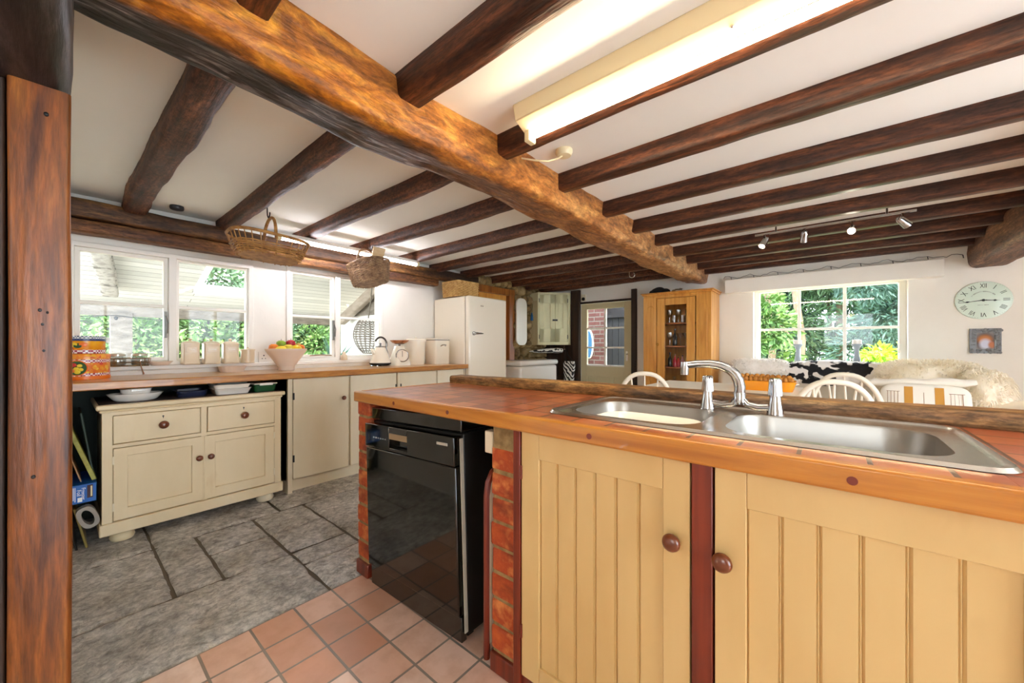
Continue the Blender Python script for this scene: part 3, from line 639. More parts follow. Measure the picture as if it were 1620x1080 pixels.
# lace edged dishes
def fluted(mb, c, r0, r1, z0, z1, n=60, amp=.05):
    def ring(r, z, k=1): return [(c[0]+r*(1+k*amp*math.cos(18*2*math.pi*j/n*n/n))*math.cos(2*math.pi*j/n), c[1]+r*(1+k*amp*math.cos(18*2*math.pi*j/n))*math.sin(2*math.pi*j/n), z) for j in range(n)]
    mb.loft([ring(r0, z0, 0), ring(r1*.97, z1-.004), ring(r1, z1), ring(r1*.95, z1), ring(r0*.95, z0+.006, 0)])
mb = MB(); fluted(mb, (-3.44, .435), .042, .066, .936, .962, amp=.02); single('flan_dish', mb, PINKCER, 'shallow pale patterned dish on the sill left of the square canisters', 'dish')
mb = MB(); fluted(mb, (-3.36, .815), .07, .088, WT, WT+.042, amp=.022); single('flan_dish', mb, PINKCER, 'fluted white pie dish on the worktop in front of the canisters', 'dish')
# canisters
cnames = [('TEA', 'square beige canister, leftmost of three on the sill', .592), ('COFFEE', 'square beige canister, middle of three on the sill', .708), ('SUGAR', 'square beige canister, third of three beside the round pot', .822)]
for s, lab, y in cnames:
    t = thing('canister', lab, 'canister', (-3.435, y, .936), 'square storage canisters on the window sill')
    c = (-3.435, y); mb = MB()
    def sq(k, z, r=.012): return [(c[0]+x, c[1]+yy_, z) for x, yy_ in rrect(-.047*k, .047*k, -.047*k, .047*k, r, 4)]
    mb.loft([sq(.97, .936), sq(1.04, .94), sq(1.04, .95), sq(.98, .956), sq(.98, 1.072), sq(1.0, 1.078)]); part('canister_body', mb, BEIGECER, t)
    mb = MB(); mb.loft([sq(1.02, 1.078), sq(1.02, 1.084), sq(.8, 1.094), sq(.3, 1.1, .006)]); mb.lathe([(.008, 1.098), (.007, 1.104), (.012, 1.110), (.009, 1.117), (.002, 1.119)], (*c, 0), 14); part('lid', mb, BEIGECER, t)
    mb = MB(); mb.box(c[0]+.0455, c[0]+.0495, y-.03, y+.03, 1.02, 1.058); part('label_plaque', mb, BEIGECER, t, .004)
    text('lettering', s, .017 if len(s) < 4 else .0125, TM((c[0]+.0498, y, 1.039), (0, 1, 0), (0, 0, 1)), WPAINT, t, .0015)
t = thing('lidded_pot', 'round beige ribbed pot with a flat lid beside the square canisters', 'pot', (-3.44, .935, .936))
mb = MB(); mb.lathe([(.044, .936), (.046, .94), (.044, .948), (.045, .96), (.045, 1.03)], (-3.44, .935, 0), 28); part('pot_body', mb, BEIGECER, t)
mb = MB(); mb.lathe([(.05, 1.03), (.05, 1.038), (.02, 1.042), (.006, 1.045), (.009, 1.052), (.003, 1.056)], (-3.44, .935, 0), 28); part('lid', mb, BEIGECER, t)
def socket(label, y, z=.975):
    t = thing('wall_socket', label, 'socket', (LW+.006, y, z-.042))
    mb = MB(); mb.box(LW, LW+.011, y-.073, y+.073, z-.042, z+.042); part('faceplate', mb, WHITECER, t, .003)
    mb = MB()
    for q in (-.036, .036):
        mb.box(LW+.0105, LW+.0115, y+q-.004, y+q+.004, z+.008, z+.018)
        for e in (-.011, .011): mb.box(LW+.0105, LW+.0115, y+q+e-.004, y+q+e+.004, z-.014, z-.008)
    part('pin_holes', mb, BLACKM, t)
    mb = MB()
    for q in (-.008, .008): mb.box(LW+.01, LW+.014, y+q-.005, y+q+.005, z+.02, z+.034)
    part('switch', mb, WHITECER, t, .001)
socket('white double socket on the wall between the windows, behind the fruit bowl', 1.095)
# fruit bowl
bc = (-3.25, 1.14); t = thing('fruit_bowl', 'tall conical pale ribbed bowl heaped with fruit', 'bowl', (*bc, WT))
prof = [(.052, WT), (.056, WT+.004), (.058, WT+.03)]
for k in range(9): zz = WT+.034+k*.0145; r = .06+(.138-.06)*(k/8); prof += [(r, zz), (r+.003, zz+.006)]
prof += [(.142, WT+.160), (.144, WT+.168), (.139, WT+.169), (.13, WT+.15), (.06, WT+.05), (.01, WT+.04)]
mb = MB(); mb.lathe(prof, (*bc, 0), 44); part('bowl_body', mb, PINKCER, t)
FR = [('apple', '#7fa62a', 'green apple on top of the fruit bowl heap'), ('apple', '#b01e30', 'red apple on top of the fruit bowl heap'), ('lemon', '#f0c62a', 'lemon at the front of the fruit bowl, nearest the kettle'), ('orange', '#e8811e', 'orange at the window 1 end of the fruit bowl'), ('apple', '#d9c43a', 'yellow green apple at the front of the fruit bowl'),
      ('orange', '#e8741a', 'orange at the front of the bowl beside the lemon'), ('orange', '#ea8a24', 'orange at the back of the fruit bowl'), ('pear', '#b7a63a', 'olive pear at the kettle side of the fruit bowl'), ('lemon', '#f2cf3c', 'lemon between the oranges on the left of the bowl')]
FR[3] = ('orange', '#e8811e', 'orange at the left edge of the fruit bowl')
FP = [(-.02, -.03, .20), (-.01, .035, .205), (.06, .05, .168), (.02, -.095, .172), (.07, -.01, .17), (.04, .085, .17), (-.07, 0, .172), (-.02, .095, .175), (.075, -.06, .162)]
for (nm, colr, lab), (fx, fy, fz) in zip(FR, FP):
    o = thing(nm, lab, nm, (bc[0]+fx, bc[1]+fy, WT+fz-.034), 'fruit in the conical bowl'); r = .034
    mb = MB(); c = (bc[0]+fx, bc[1]+fy, WT+fz)
    if nm == 'lemon': mb.ball(c, (.03, .042, .03), 14, 10)
    elif nm == 'pear': mb.lathe([(.004, -.036), (.03, -.028), (.036, -.006), (.026, .02), (.014, .036), (.004, .042)], c, 14)
    else: mb.lathe([(.003, -.026), (.014, -.032), (.028, -.022), (.035, 0), (.031, .02), (.016, .031), (.003, .025)], c, 16)
    part('flesh', mb, mat(nm+'_skin', colr, .35, c2='#%02x%02x%02x' % tuple(min(255, int(int(colr[i:i+2], 16)*1.12)) for i in (1, 3, 5)), sc=(40, 40, 40)), o)
    if nm in ('apple', 'pear'): mb = MB(); mb.tube([(c[0], c[1], c[2]+.024), (c[0]+.003, c[1], c[2]+.044)], .0015, 5); part('stem', mb, BARK, o)
# kettle
kc = (-3.27, 1.96); t = thing('kettle', 'cream pyramid kettle with a curved handle on its base', 'kettle', (*kc, WT))
mb = MB(); mb.lathe([(.092, WT), (.095, WT+.004), (.09, WT+.012), (.085, WT+.018)], (*kc, 0), 32); part('power_base', mb, CHROME, t)
mb = MB(); mb.lathe([(.098, WT+.019), (.099, WT+.032)], (*kc, 0), 32); part('band', mb, BLACKM, t)
mb = MB(); mb.lathe([(.096, WT+.032), (.092, WT+.05), (.052, WT+.165), (.046, WT+.178)], (*kc, 0), 32); part('kettle_body', mb, ENAMEL, t)
mb = MB(); mb.lathe([(.047, WT+.178), (.04, WT+.188), (.012, WT+.194), (.007, WT+.2), (.012, WT+.212), (.004, WT+.219)], (*kc, 0), 24); part('lid', mb, CHROME, t)
mb = MB(); pts = []
for i in range(19):
    a = R(155-185*i/18); pts.append((kc[0], kc[1]+.005+.062*math.cos(a), WT+.205+.068*math.sin(a)))
pts += [(kc[0], kc[1]+.07, WT+.14), (kc[0], kc[1]+.078, WT+.10), (kc[0], kc[1]+.095, WT+.07)]
mb.tube(pts, .009, 8); part('handle', mb, mat('dark_grey_grip', '#6e6a68', .25, .7), t)
mb = MB(); mb.tube([(kc[0], kc[1]-.06, WT+.12), (kc[0], kc[1]-.085, WT+.15), (kc[0], kc[1]-.092, WT+.165)], [.022, .014, .009], 10); part('spout', mb, ENAMEL, t)
mb = MB(); mb.lathe([(.028, .936), (.03, .94), (.026, .98), (.014, .992), (.014, 1.01), (.010, 1.012)], (-3.455, 1.70, 0), 18); single('soap_bottle', mb, BEIGECER, 'small pale bottle on the sill of the second window', 'bottle')
# scales
sc_ = (-3.27, 2.175); t = thing('kitchen_scale', 'cream dial kitchen scale with a copper pan', 'scale', (*sc_, WT))
mb = MB(); mb.loft([[(sc_[0]+x, sc_[1]+y, WT) for x, y in rrect(-.07, .07, -.09, .09, .03)], [(sc_[0]+x, sc_[1]+y, WT+.03) for x, y in rrect(-.068, .068, -.088, .088, .03)], [(sc_[0]+x-.01, sc_[1]+y, WT+.12) for x, y in rrect(-.045, .045, -.07, .07, .03)], [(sc_[0]+x-.01, sc_[1]+y, WT+.19) for x, y in rrect(-.035, .035, -.045, .045, .02)]]); part('scale_body', mb, ENAMEL, t)
Md = TM((sc_[0]+.056, sc_[1]-.012, WT+.095), Vector((.40, .917, 0)), Vector((-.18, .078, .98)))
mb = MB(); mb.lathe([(.062, -.02), (.064, .004), (.06, .008), (.056, .006)], (0, 0, 0), 30); mb.xf(Md); part('dial_rim', mb, CHROME, t)
mb = MB(); mb.lathe([(.056, .002), (.055, .0085)], (0, 0, 0), 30); mb.xf(Md); d_ = part('dial_face', mb, mat('dial_cream', '#eadcc8', .4), t)
mb = MB(); mb.box(-.002, .002, -.012, .045, .0086, .0105)
for k in range(24): a = 2*math.pi*k/24; b0 = len(mb.v); mb.box(-.0008, .0008, .042, .052, .0084, .0092); mb.xf(Matrix.Rotation(a, 4, 'Z'), b0)
mb.xf(Md); part('dial_needle', mb, BLACKM, d_)
mb = MB(); mb.lathe([(.01, WT+.19), (.012, WT+.205), (.05, WT+.21)], (sc_[0]-.01, sc_[1], 0), 20); part('pan_support', mb, CHROME, t)
mb = MB(); mb.lathe([(.04, WT+.211), (.07, WT+.222), (.092, WT+.245), (.094, WT+.247), (.088, WT+.245), (.06, WT+.224), (.01, WT+.214)], (sc_[0]-.01, sc_[1], 0), 30); part('pan', mb, mat('copper', '#c98a62', .25, .9), t)
# bread bins
t = thing('bread_bin', 'round cream enamel bin with a lid beside the scale', 'bin', (-3.28, 2.37, WT), 'cream bins by the fridge')
mb = MB(); mb.lathe([(.088, WT), (.09, WT+.004), (.1, WT+.235)], (-3.28, 2.37, 0), 36); part('bin_body', mb, ENAMEL, t)
mb = MB(); mb.lathe([(.108, WT+.235), (.109, WT+.256), (.102, WT+.264), (.03, WT+.268)], (-3.28, 2.37, 0), 36); mb.lathe([(.008, WT+.268), (.012, WT+.28), (.003, WT+.284)], (-3.28, 2.37, 0), 14); part('lid', mb, ENAMEL, t)
t = thing('bread_bin', 'square cream enamel tin with a handle against the fridge', 'bin', (-3.22, 2.60, WT), 'cream bins by the fridge'); c = (-3.22, 2.60)
sq = lambda k, z, r=.02: [(c[0]+x, c[1]+y, z) for x, y in rrect(-.095*k, .095*k, -.095*k, .095*k, r, 4)]
mb = MB(); mb.loft([sq(.97, WT), sq(1, WT+.005), sq(1, WT+.25)]); part('bin_body', mb, ENAMEL, t)
mb = MB(); mb.loft([sq(1.04, WT+.25), sq(1.04, WT+.258)]); part('rim', mb, mat('dark_rim', '#5a5652', .4), t)
mb = MB(); mb.loft([sq(1.0, WT+.258), sq(1.0, WT+.268), sq(.9, WT+.272)]); part('lid', mb, ENAMEL, t)
mb = MB(); mb.tube([(c[0]+.095, c[1]-.03, WT+.19), (c[0]+.112, c[1]-.026, WT+.2), (c[0]+.114, c[1], WT+.203), (c[0]+.112, c[1]+.026, WT+.2), (c[0]+.095, c[1]+.03, WT+.19)], .006, 8); part('handle', mb, CHROME, t)
# fridge
t = thing('fridge', 'tall cream retro fridge with a chrome lever handle', 'fridge', (-3.2, 3.07, 0)); y0, y1 = 2.765, 3.365; fx = -2.90
mb = MB(); mb.box(LW+.02, fx-.07, y0, y1, .02, 1.60); part('fridge_body', mb, ENAMEL, t, .014)
mb = MB(); mb.box(fx-.062, fx, y0, y1, .06, 1.60); d = part('door', mb, ENAMEL, t, .014)
mb = MB(); mb.box(fx-.072, fx-.06, y0+.008, y1-.008, .05, 1.59); part('door_seal', mb, mat('seal_grey', '#b9ad98', .6), t)
mb = MB(); mb.tube([(fx+.03, y0+.05, 1.2), (fx+.032, y0+.09, 1.2), (fx+.03, y0+.15, 1.2), (fx+.02, y0+.19, 1.2)], [.014, .013, .009, .005], 10); mb.lathe([(.022, 0), (.022, .012), (.014, .03)], (fx, y0+.065, 1.2), 16, 'x'); part('handle', mb, CHROME, d)
mb = MB(); mb.box(fx, fx+.002, y0+.17, y0+.215, 1.495, 1.505); part('badge', mb, STEEL, d)
for (x, y) in ((-3.4, y0+.06), (-3.4, y1-.06), (-3.0, y0+.06), (-3.0, y1-.06)): mb = MB(); mb.lathe([(.02, 0), (.018, .03)], (x, y, 0), 12); part('foot', mb, BLACKM, t)
# ------------------------------------------------------------------ baskets
def weave_wall(mb, fn, z0, z1, rows, n, r, amp, ribs):
    for k in range(rows):
        z = z0+(z1-z0)*k/max(1, rows-1); p = []
        for j in range(n+1):
            u = j/n; a = fn(u % 1, z); b_ = fn((u+.002) % 1, z); tn = (b_-a).normalized(); nr = Vector((tn.y, -tn.x, 0)).normalized()
            p.append(a+nr*amp*math.sin(math.pi*ribs*u+math.pi*k))
        mb.tube(p, r, 5, caps=False)
def basket(name, label, c, lx, ly, h, flare, m, rotz, hook, rows, ribs, open_top=0, handle_along=True, group=None, hm=None):
    """hanging trug: hook point above, body with ribs and woven rows"""
    t = thing(name, label, 'basket', c, group, local=True); t.rotation_euler = rotz
    def fn(u, z):
        k = flare+(1-flare)*min(1, max(0, z/h))**.7; a = 2*math.pi*u; e = .62
        cx, cy = math.cos(a), math.sin(a)
        return Vector((math.copysign(abs(cx)**e, cx)*lx/2*k, math.copysign(abs(cy)**e, cy)*ly/2*k, z))
    mb = MB(); weave_wall(mb, fn, .01, h*(1-open_top)-.006, rows, ribs*4, .0046, .0035, ribs); part('woven_wall', mb, m, t)
    mb = MB()
    for j in range(ribs): u = (j+.5)/ribs; mb.tube([fn(u, z*h/6) for z in range(7)], .003, 5)
    part('ribs', mb, m, t)
    mb = MB()
    for q in (0, .008): p = [fn(j/60, h-q*.9)+Vector((0, 0, 0)) for j in range(61)]; mb.tube(p, .0055, 6, caps=False)
    part('rim', mb, m, t)
    mb = MB(); rs = [[fn(j/40, .006)*1 for j in range(40)], [fn(j/40, .013) for j in range(40)]]; mb.loft(rs); part('base', mb, m, t)
    mb = MB(); P = []; w = ly/2*.86 if handle_along else ly/2*.9
    for i in range(17):
        a = math.pi*i/16; P.append((0, -w*math.cos(a)*(.9 if 0 < i < 16 else 1), h-.02+(hook-h+.01)*math.sin(a)**.8))
    mb.tube(P, .0085, 8, flat=1.1); part('handle', mb, hm or m, t)
    return t
bk = basket('hanging_basket', 'long open ribbed trug hanging from the joist in front of the first window', (-2.66, .835, 1.60), .43, .27, .125, .72, WICK, (R(-4), R(3), R(90)), .272, 6, 26, .42)
bk2 = basket('hanging_basket', 'deep grey brown basket hanging from the joist in front of the second window', (-2.98, 1.70, 1.585), .36, .26, .185, .78, WICKD, (R(3), R(-9), R(8)), .315, 17, 30, 0)
HK = mat('black_iron', '#2a2624', .5, .6)
def hook(p, lab):
    mb = MB(); x, y, z = p; pts = [(x, y, z+.05), (x, y, z+.005)]
    for i in range(11): a = R(180-230*i/10); pts.append((x+.026+.026*math.cos(a)*-1*-1, y, z-.012+.024*math.sin(-a-0)*1))
    mb.tube([(x, y, z+.045), (x, y, z+.01), (x+.004, y, z-.01), (x+.016, y, z-.024), (x+.032, y, z-.024), (x+.044, y, z-.012), (x+.046, y, z+.002)], .0035, 7)
    return single('iron_hook', mb, HK, lab, 'hook')
hook((-2.69, .835, 1.885), 'black iron hook holding the long trug'); hook((-3.0, 1.70, 1.91), 'black iron hook holding the deep grey basket')
mb = MB()
mb.tube([(-1.725, 4.12, 1.905), (-1.725, 4.12, 1.86)]+[(-1.695+.03*math.cos(R(180+225*i/12)), 4.12, 1.86+.03*math.sin(R(180+225*i/12))) for i in range(13)], .0045, 8)
single('iron_hook', mb, STEEL, 'bare steel hook under a joist above the glazed door', 'hook')
mb = MB(); mb.box(-.012, .012, -.05, .05, 0, .15); mb.xf(Matrix.Translation((-2.88, 1.68, 1.73)) @ Matrix.Rotation(R(25), 4, 'Y')); single('wooden_block', mb, mat('pale_wood', '#d9c19a', .6, c2='#c9aa7c', sc=(10, 10, 40)), 'pale flat piece of wood poking out of the deep grey basket', 'wood', bevel=.003)
t = thing('storage_basket', 'rectangular straw coloured wicker basket on top of the fridge', 'basket', (-3.17, 2.89, 1.60), local=True)
def fnr(u, z):
    P = rrect(-.14, .14, -.155, .155, .02, 3); n = len(P); per = [0]
    for i in range(n): per.append(per[-1]+math.dist(P[i], P[(i+1) % n]))
    d = u*per[-1]; i = max(k for k in range(n) if per[k] <= d+1e-9); f = (d-per[i])/max(1e-9, per[i+1]-per[i]); a, b = P[i], P[(i+1) % n]; k = .95+.05*z/.17
    return Vector(((a[0]+(b[0]-a[0])*f)*k, (a[1]+(b[1]-a[1])*f)*k, z))
mb = MB(); weave_wall(mb, fnr, .008, .155, 12, 120, .0068, .004, 40); part('woven_wall', mb, WICKL, t)
mb = MB(); mb.tube([fnr((j/80) % 1, .166) for j in range(81)], .009, 6, caps=False); part('rim', mb, WICKL, t)
mb = MB(); mb.box(-.13, .13, -.145, .145, .003, .012); mb.box(-.12, .12, -.135, .135, .012, .13); part('lining', mb, WICKD, t)
# ------------------------------------------------------------------ lights
t = thing('tube_light', 'long lit strip lamp fixed under the joists in front of the second window', 'lamp', (-3.1, 1.65, 1.86))
mb = MB(); mb.box(-3.13, -3.085, 1.03, 2.27, 1.872, 1.902); part('housing', mb, mat('lamp_housing', '#d8d4cc', .4), t, .008)
mb = MB(); mb.lathe([(.016, 1.05), (.016, 2.25)], (-3.107, 0, 1.864), 12, 'y')
mb.v = [Vector((v.x, v.y, v.z)) for v in mb.v]; part('tube', mb, TUBE2, t)
mb = MB(); mb.box(-3.13, -3.084, 1.025, 1.055, 1.845, 1.89); mb.box(-3.13, -3.084, 2.245, 2.275, 1.845, 1.89); part('end_cap', mb, FIX, t, .006)
t = thing('batten_light', 'old cream fluorescent batten with a lit tube above the sink', 'lamp', (-.15, 1.17, 1.9)); xa, xb = -.93, .62
mb = MB(); mb.prism([(1.115, CZ), (1.13, 1.93), (1.19, 1.905), (1.205, CZ)], lambda a, b, d: (d, a, b), xa, xb); part('batten', mb, FIX, t, .003)
mb = MB(); mb.lathe([(.014, xa+.03), (.014, xb-.03)], (0, 1.2, 1.893), 14, 'x')
mb.v = [Vector((v.x, v.y, v.z)) for v in mb.v]; part('tube', mb, TUBE, t)
for x in (xa+.005, xb-.03): mb = MB(); mb.box(x, x+.025, 1.18, 1.225, 1.868, 1.93); part('tube_holder', mb, FIX, t, .004)
mb = MB(); mb.ball((-.2, 1.158, 1.917), .006, 8, 6); part('screw', mb, STEEL, t)
t = thing('fill_globe_lamp', 'unseen globe lamp added behind the camera for fill light', 'lamp', (.35, -1.25, 1.72))  # out of view, added as warm fill for the peninsula front
mb = MB(); mb.ball((.35, -1.25, 1.80), .085, 20, 12); part('globe', mb, emis('lit_globe', '#ffd9a0', 3.4), t)
mb = MB(); mb.lathe([(.045, 1.87), (.05, 1.95), (.06, CZ)], (.35, -1.25, 0), 18); part('lamp_base', mb, CHROME, t)
t = thing('ceiling_rose', 'round cream ceiling rose with a short flex into the big beam', 'ceiling rose', (-.96, 1.53, 1.955))
mb = MB(); mb.lathe([(.04, CZ), (.04, 1.972), (.032, 1.958), (.012, 1.955)], (-.96, 1.53, 0), 26); part('rose', mb, FIX, t)
mb = MB(); mb.tube([(-.965, 1.52, 1.958), (-.97, 1.5, 1.94), (-1.0, 1.46, 1.92), (-1.05, 1.42, 1.925), (-1.12, 1.40, 1.95)], .004, 8); part('flex', mb, FIX, t)
mb = MB(); mb.lathe([(.036, CZ), (.038, 1.972), (.034, 1.962), (.02, 1.958)], (-3.3, .50, 0), 26); single('smoke_alarm', mb, mat('charcoal_plastic', '#33353a', .4), 'round charcoal disc on the ceiling above the first window', 'smoke alarm')
t = thing('track_light', 'chrome bar of four small spotlights across the joists before the far window', 'spotlights', (0, 3.37, 1.9))
mb = MB(); mb.tube([(-.43, 3.37, 1.895), (.41, 3.37, 1.895)], .008, 8); part('rail', mb, CHROME, t)
for x in (-.3, .28): mb = MB(); mb.tube([(x, 3.37, 1.9), (x, 3.37, CZ)], .006, 8); part('rail_mount', mb, CHROME, t)
for x, dv, lit in ((-.37, (-.35, -.35, -.75), 1), (-.135, (-.1, .5, -.8), 0), (.115, (-.1, -.85, -.5), 1), (.35, (.55, .55, -.5), 0)):
    l = MB(); l.tube([(x, 3.37, 1.893), (x, 3.37, 1.85)], .006, 8); hd = part('spot_stem', l, CHROME, t)
    d = Vector(dv).normalized(); c = Vector((x, 3.37, 1.838))
    l = MB(); l.tube([c-d*.035, c-d*.02, c+d*.03, c+d*.04], [.014, .02, .024, .026], 14); part('spot_head', l, CHROME, hd)
    l = MB(); l.tube([c+d*.0402, c+d*.043], [.02, .019], 14); part('spot_bulb', l, BULB if lit else WHITECER, hd)
# ------------------------------------------------------------------ peninsula
PX0, PX1, PZ = -1.675, 1.25, .855; PY = .868
t = thing('countertop', 'peninsula worktop of terracotta tiles edged in thick orange wood', 'worktop', (-.4, 1.2, .81))
SX0, SX1, SY0, SY1 = -.685, .245, .968, 1.435
mb = MB()
for (a, b, c, d) in ((PX0+.03, SX0+.03, PY+.03, 1.55), (SX1-.03, PX1, PY+.03, 1.55), (SX0+.03, SX1-.03, PY+.03, SY0+.03), (SX0+.03, SX1-.03, SY1-.03, 1.55)): mb.box(a, b, c, d, .82, PZ)
part('tile_surface', mb, TILET, t, 0, 0)
EDX = mat('edge_wood_front', '#a05e1c', .32, c2='#bd7a2c', c3='#cd9140', sc=(2.2, 30, 26), det=7, dist=.6, lo=.3, hi=.75, bump=.12, bsc=(4, 60, 60), coat=.3)
mb = MB(); mb.box(PX0, PX1, PY, PY+.032, PZ-.046, PZ+.002); part('front_edge', mb, EDX, t, .006)
mb = MB(); mb.box(PX0, PX0+.032, PY+.032, 1.55, PZ-.046, PZ+.002); part('side_edge', mb, EDX, t, .006)
mb = MB()
for x in (-1.35, -1.02, -.47, .03, .5): mb.lathe([(.0075, PY-.0008), (.0078, PY+.004)], (x, 0, PZ-.024), 14, 'y'); 
mb.v = [Vector(v) for v in mb.v]; part('wooden_plug', mb, REDW, t)
# ledge timber at the back of the peninsula
mb = rough_beam((-1.64, 1.465, .872), (PX1, 1.565, .878), .105, .052, .005, 110, 51, .4, None, 20)
single('oak_ledge', mb, LEDGE, 'worn old oak rail along the back of the tiled peninsula', 'ledge', base=(-.2, 1.52, .85))
# brick piers: single bricks bedded in mortar
def pier(label, x0, x1, y0, y1, seed):
    t = thing('brick_pier', label, 'brick pier', ((x0+x1)/2, (y0+y1)/2, 0)); rg = random.Random(seed)
    mb = MB(); mb.box(x0+.006, x1-.006, y0+.008, y1-.008, 0, PZ-.046); part('mortar', mb, MORTAR, t)
    z = .075; k = 0
    while z < .74:
        yy_ = y0
        while yy_ < y1-.02:
            ln = min(.21 if y1-y0 > .3 else y1-y0, y1-yy_)
            mb = MB(); mb.box(x0+rg.uniform(-.004, .003), x1+rg.uniform(-.003, .004), yy_+rg.uniform(-.004, .004)+.004, yy_+ln-.006, z, z+.074)
            b0 = 0; mb.xf(Matrix.Translation(((x0+x1)/2, yy_, z)) @ Matrix.Rotation(rg.uniform(-.03, .03), 4, 'Y') @ Matrix.Translation((-(x0+x1)/2, -yy_, -z)))
            bm_ = bmesh.new(); bm_.free(); part('brick', mb, BRICK, t, .007); yy_ += ln
        z += .083+rg.uniform(-.003, .003); k += 1
    mb = MB(); mb.box(x0, x1, y0-.004, y1, 0, .062); part('plinth', mb, REDW, t, .004)
    return t
pier('orange brick pier at the free end of the peninsula, left of the black dishwasher', -1.712, -1.612, .905, 1.50, 1)
pier('orange brick pier between the dishwasher and the cream cupboard doors', -.855, -.748, .912, 1.2, 2)
mb = MB(); mb.box(-1.61, PX1, 1.47, 1.58, 0, .83); struct('wall_peninsula', mb, PLASTER)
# sink cupboard
CY = .905
t = thing('sink_cabinet', 'cream tongue and groove cupboard below the sink with red stained posts', 'cabinet', (.2, 1.1, 0))
mb = MB(); mb.box(-.742, PX1, CY+.03, 1.45, .07, .09); mb.box(-.742, PX1, 1.44, 1.46, .09, .62); mb.box(-.742, -.722, CY+.03, 1.45, .09, .80); part('carcass', mb, DARKVOID, t)
for a, b in ((-.746, -.720), (-.234, -.192), (.325, .37)): mb = MB(); mb.box(a, b, CY-.008, CY+.03, .0, .808); part('red_post', mb, REDW, t, .002, label='red stained wooden post')
mb = MB(); mb.box(-.72, PX1, CY+.004, CY+.03, .0, .062); part('plinth', mb, REDW, t)
def tg_door(x0, x1, a0, a1, kx, kz, z0=.065, z1=.806):
    mb = MB(); q0, q1, r0, r1 = a0, a1, .118, .728
    for r in ((x0, q0, z0, z1), (q1, x1, z0, z1), (q0, q1, z0, r0), (q0, q1, r1, z1)): mb.box(r[0], r[1], CY-.004, CY+.02, r[2], r[3])
    d = part('door', mb, CREAM_WARM, t, .0015)
    n = round((q1-q0)/.062); w_ = (q1-q0)/n; poly = []
    for k in range(n):
        a = q0+k*w_; poly += [(a, CY+.009), (a+.004, CY+.004), (a+w_-.006, CY+.004), (a+w_-.004, CY+.0065), (a+w_-.0025, CY+.004), (a+w_-.0015, CY+.004)] if k < n-1 else [(a, CY+.009), (a+.004, CY+.004), (a+w_, CY+.004)]
    poly += [(q1, CY+.018), (q0, CY+.018)]
    mb = MB(); mb.prism(poly, lambda a, b, dd: (a, b, dd), r0, r1); part('grooved_panel', mb, CREAM_WARM, d, 0, 20)
    knob(d, (kx, CY-.004, kz), '-y', .92)
    for z in (.2, .68):
        h = MB(); hx = x0 if kx > (x0+x1)/2 else x1; h.lathe([(.004, z-.02), (.004, z+.02)], (hx, CY-.006, 0), 8); part('hinge', h, REDW, d)
tg_door(-.716, -.238, -.652, -.297, -.271, .622)
tg_door(-.188, .322, -.130, .219, -.170, .614)
tg_door(.374, .86, .44, .79, .40, .614)
# dishwasher: leans a touch
t = thing('dishwasher', 'black glossy freestanding dishwasher under the tiled worktop', 'dishwasher', (-1.29, 1.15, 0))
tilt = Matrix.Translation((-1.29, 0, 0)) @ Matrix.Rotation(R(-2.3), 4, 'Y') @ Matrix.Translation((1.29, 0, 0))
def dpart(nm, boxes, m, bv=.003, parent=None):
    mb = MB()
    for q in boxes: mb.box(*q)
    mb.xf(tilt); return part(nm, mb, m, parent or t, bv)
A, B = -1.585, -.972
dpart('cabinet', [(A+.005, B-.004, .93, 1.46, .03, .735)], BLACKM, .004)
dpart('lid', [(A+.012, B-.002, .918, 1.46, .742, .795)], BLACKGL, .004)
dpart('door', [(A, B-.012, .893, .928, .10, .622)], BLACKGL, .005)
dpart('control_panel', [(A, A+.19, .890, .928, .625, .728), (A+.32, B-.012, .890, .928, .625, .728), (A+.19, A+.32, .890, .928, .70, .728), (A+.19, A+.32, .890, .928, .625, .64), (A+.19, A+.32, .918, .928, .64, .70)], BLACKGL, .003)
dpart('handle_insert', [(A+.192, A+.318, .891, .897, .676, .70)], mat('tan_trim', '#a48c6c', .3, .4), .001)
dpart('kickplate', [(A+.003, B-.013, .905, .93, .008, .096)], BLACKGL, .003)
dpart('side_seal', [(B-.009, B-.005, .914, .930, .04, .72)], mat('pale_seal', '#9d9484', .5), .001)
dpart('button', [(A+.07+k*.018, A+.081+k*.018, .8885, .891, .668, .674) for k in range(6)], mat('button_grey', '#8d9294', .4), .0006)
dpart('badge', [(B-.105, B-.045, .8885, .891, .694, .704)], mat('badge_silver', '#cfcabd', .3, .6), .0006)
dpart('foot', [(A+.03, A+.06, .95, .98, 0.004, .03), (B-.06, B-.03, .95, .98, -.0, .03)], BLACKM, .002)
mb = MB(); p = []
for i in range(9): a = R(180-90*i/8); p.append((1.04-.055+.055*-math.cos(R(90*i/8)), .62-.055+.055*math.sin(R(90*i/8))))
tray = [(.922, .07), (.922, .56), (.93, .60), (.95, .63), (.985, .645), (1.3, .645), (1.3, .07)]
mb = MB(); mb.prism(tray, lambda a, b, d: (d, a, b), -.888, -.868); o = thing('serving_tray', 'wooden rimmed tray standing on edge between the dishwasher and the brick pier', 'tray', (-.88, 1.1, 0))
part('tray_board', mb, CREAM2, o); mb = MB(); mb.tube([(-.878, a, b-.0) for a, b in [(.918, .02)]+[(q[0]-.004, q[1]+.003) for q in tray[:5]]+[(1.25, .65)]], .011, 8); part('rim', mb, REDW, o)
mb = MB(); mb.box(-.90, -.864, .93, .965, .70, .775); single('socket_box', mb, CREAM2, 'small cream electrical box on the side of the brick pier beside the dishwasher', 'socket', bevel=.004)
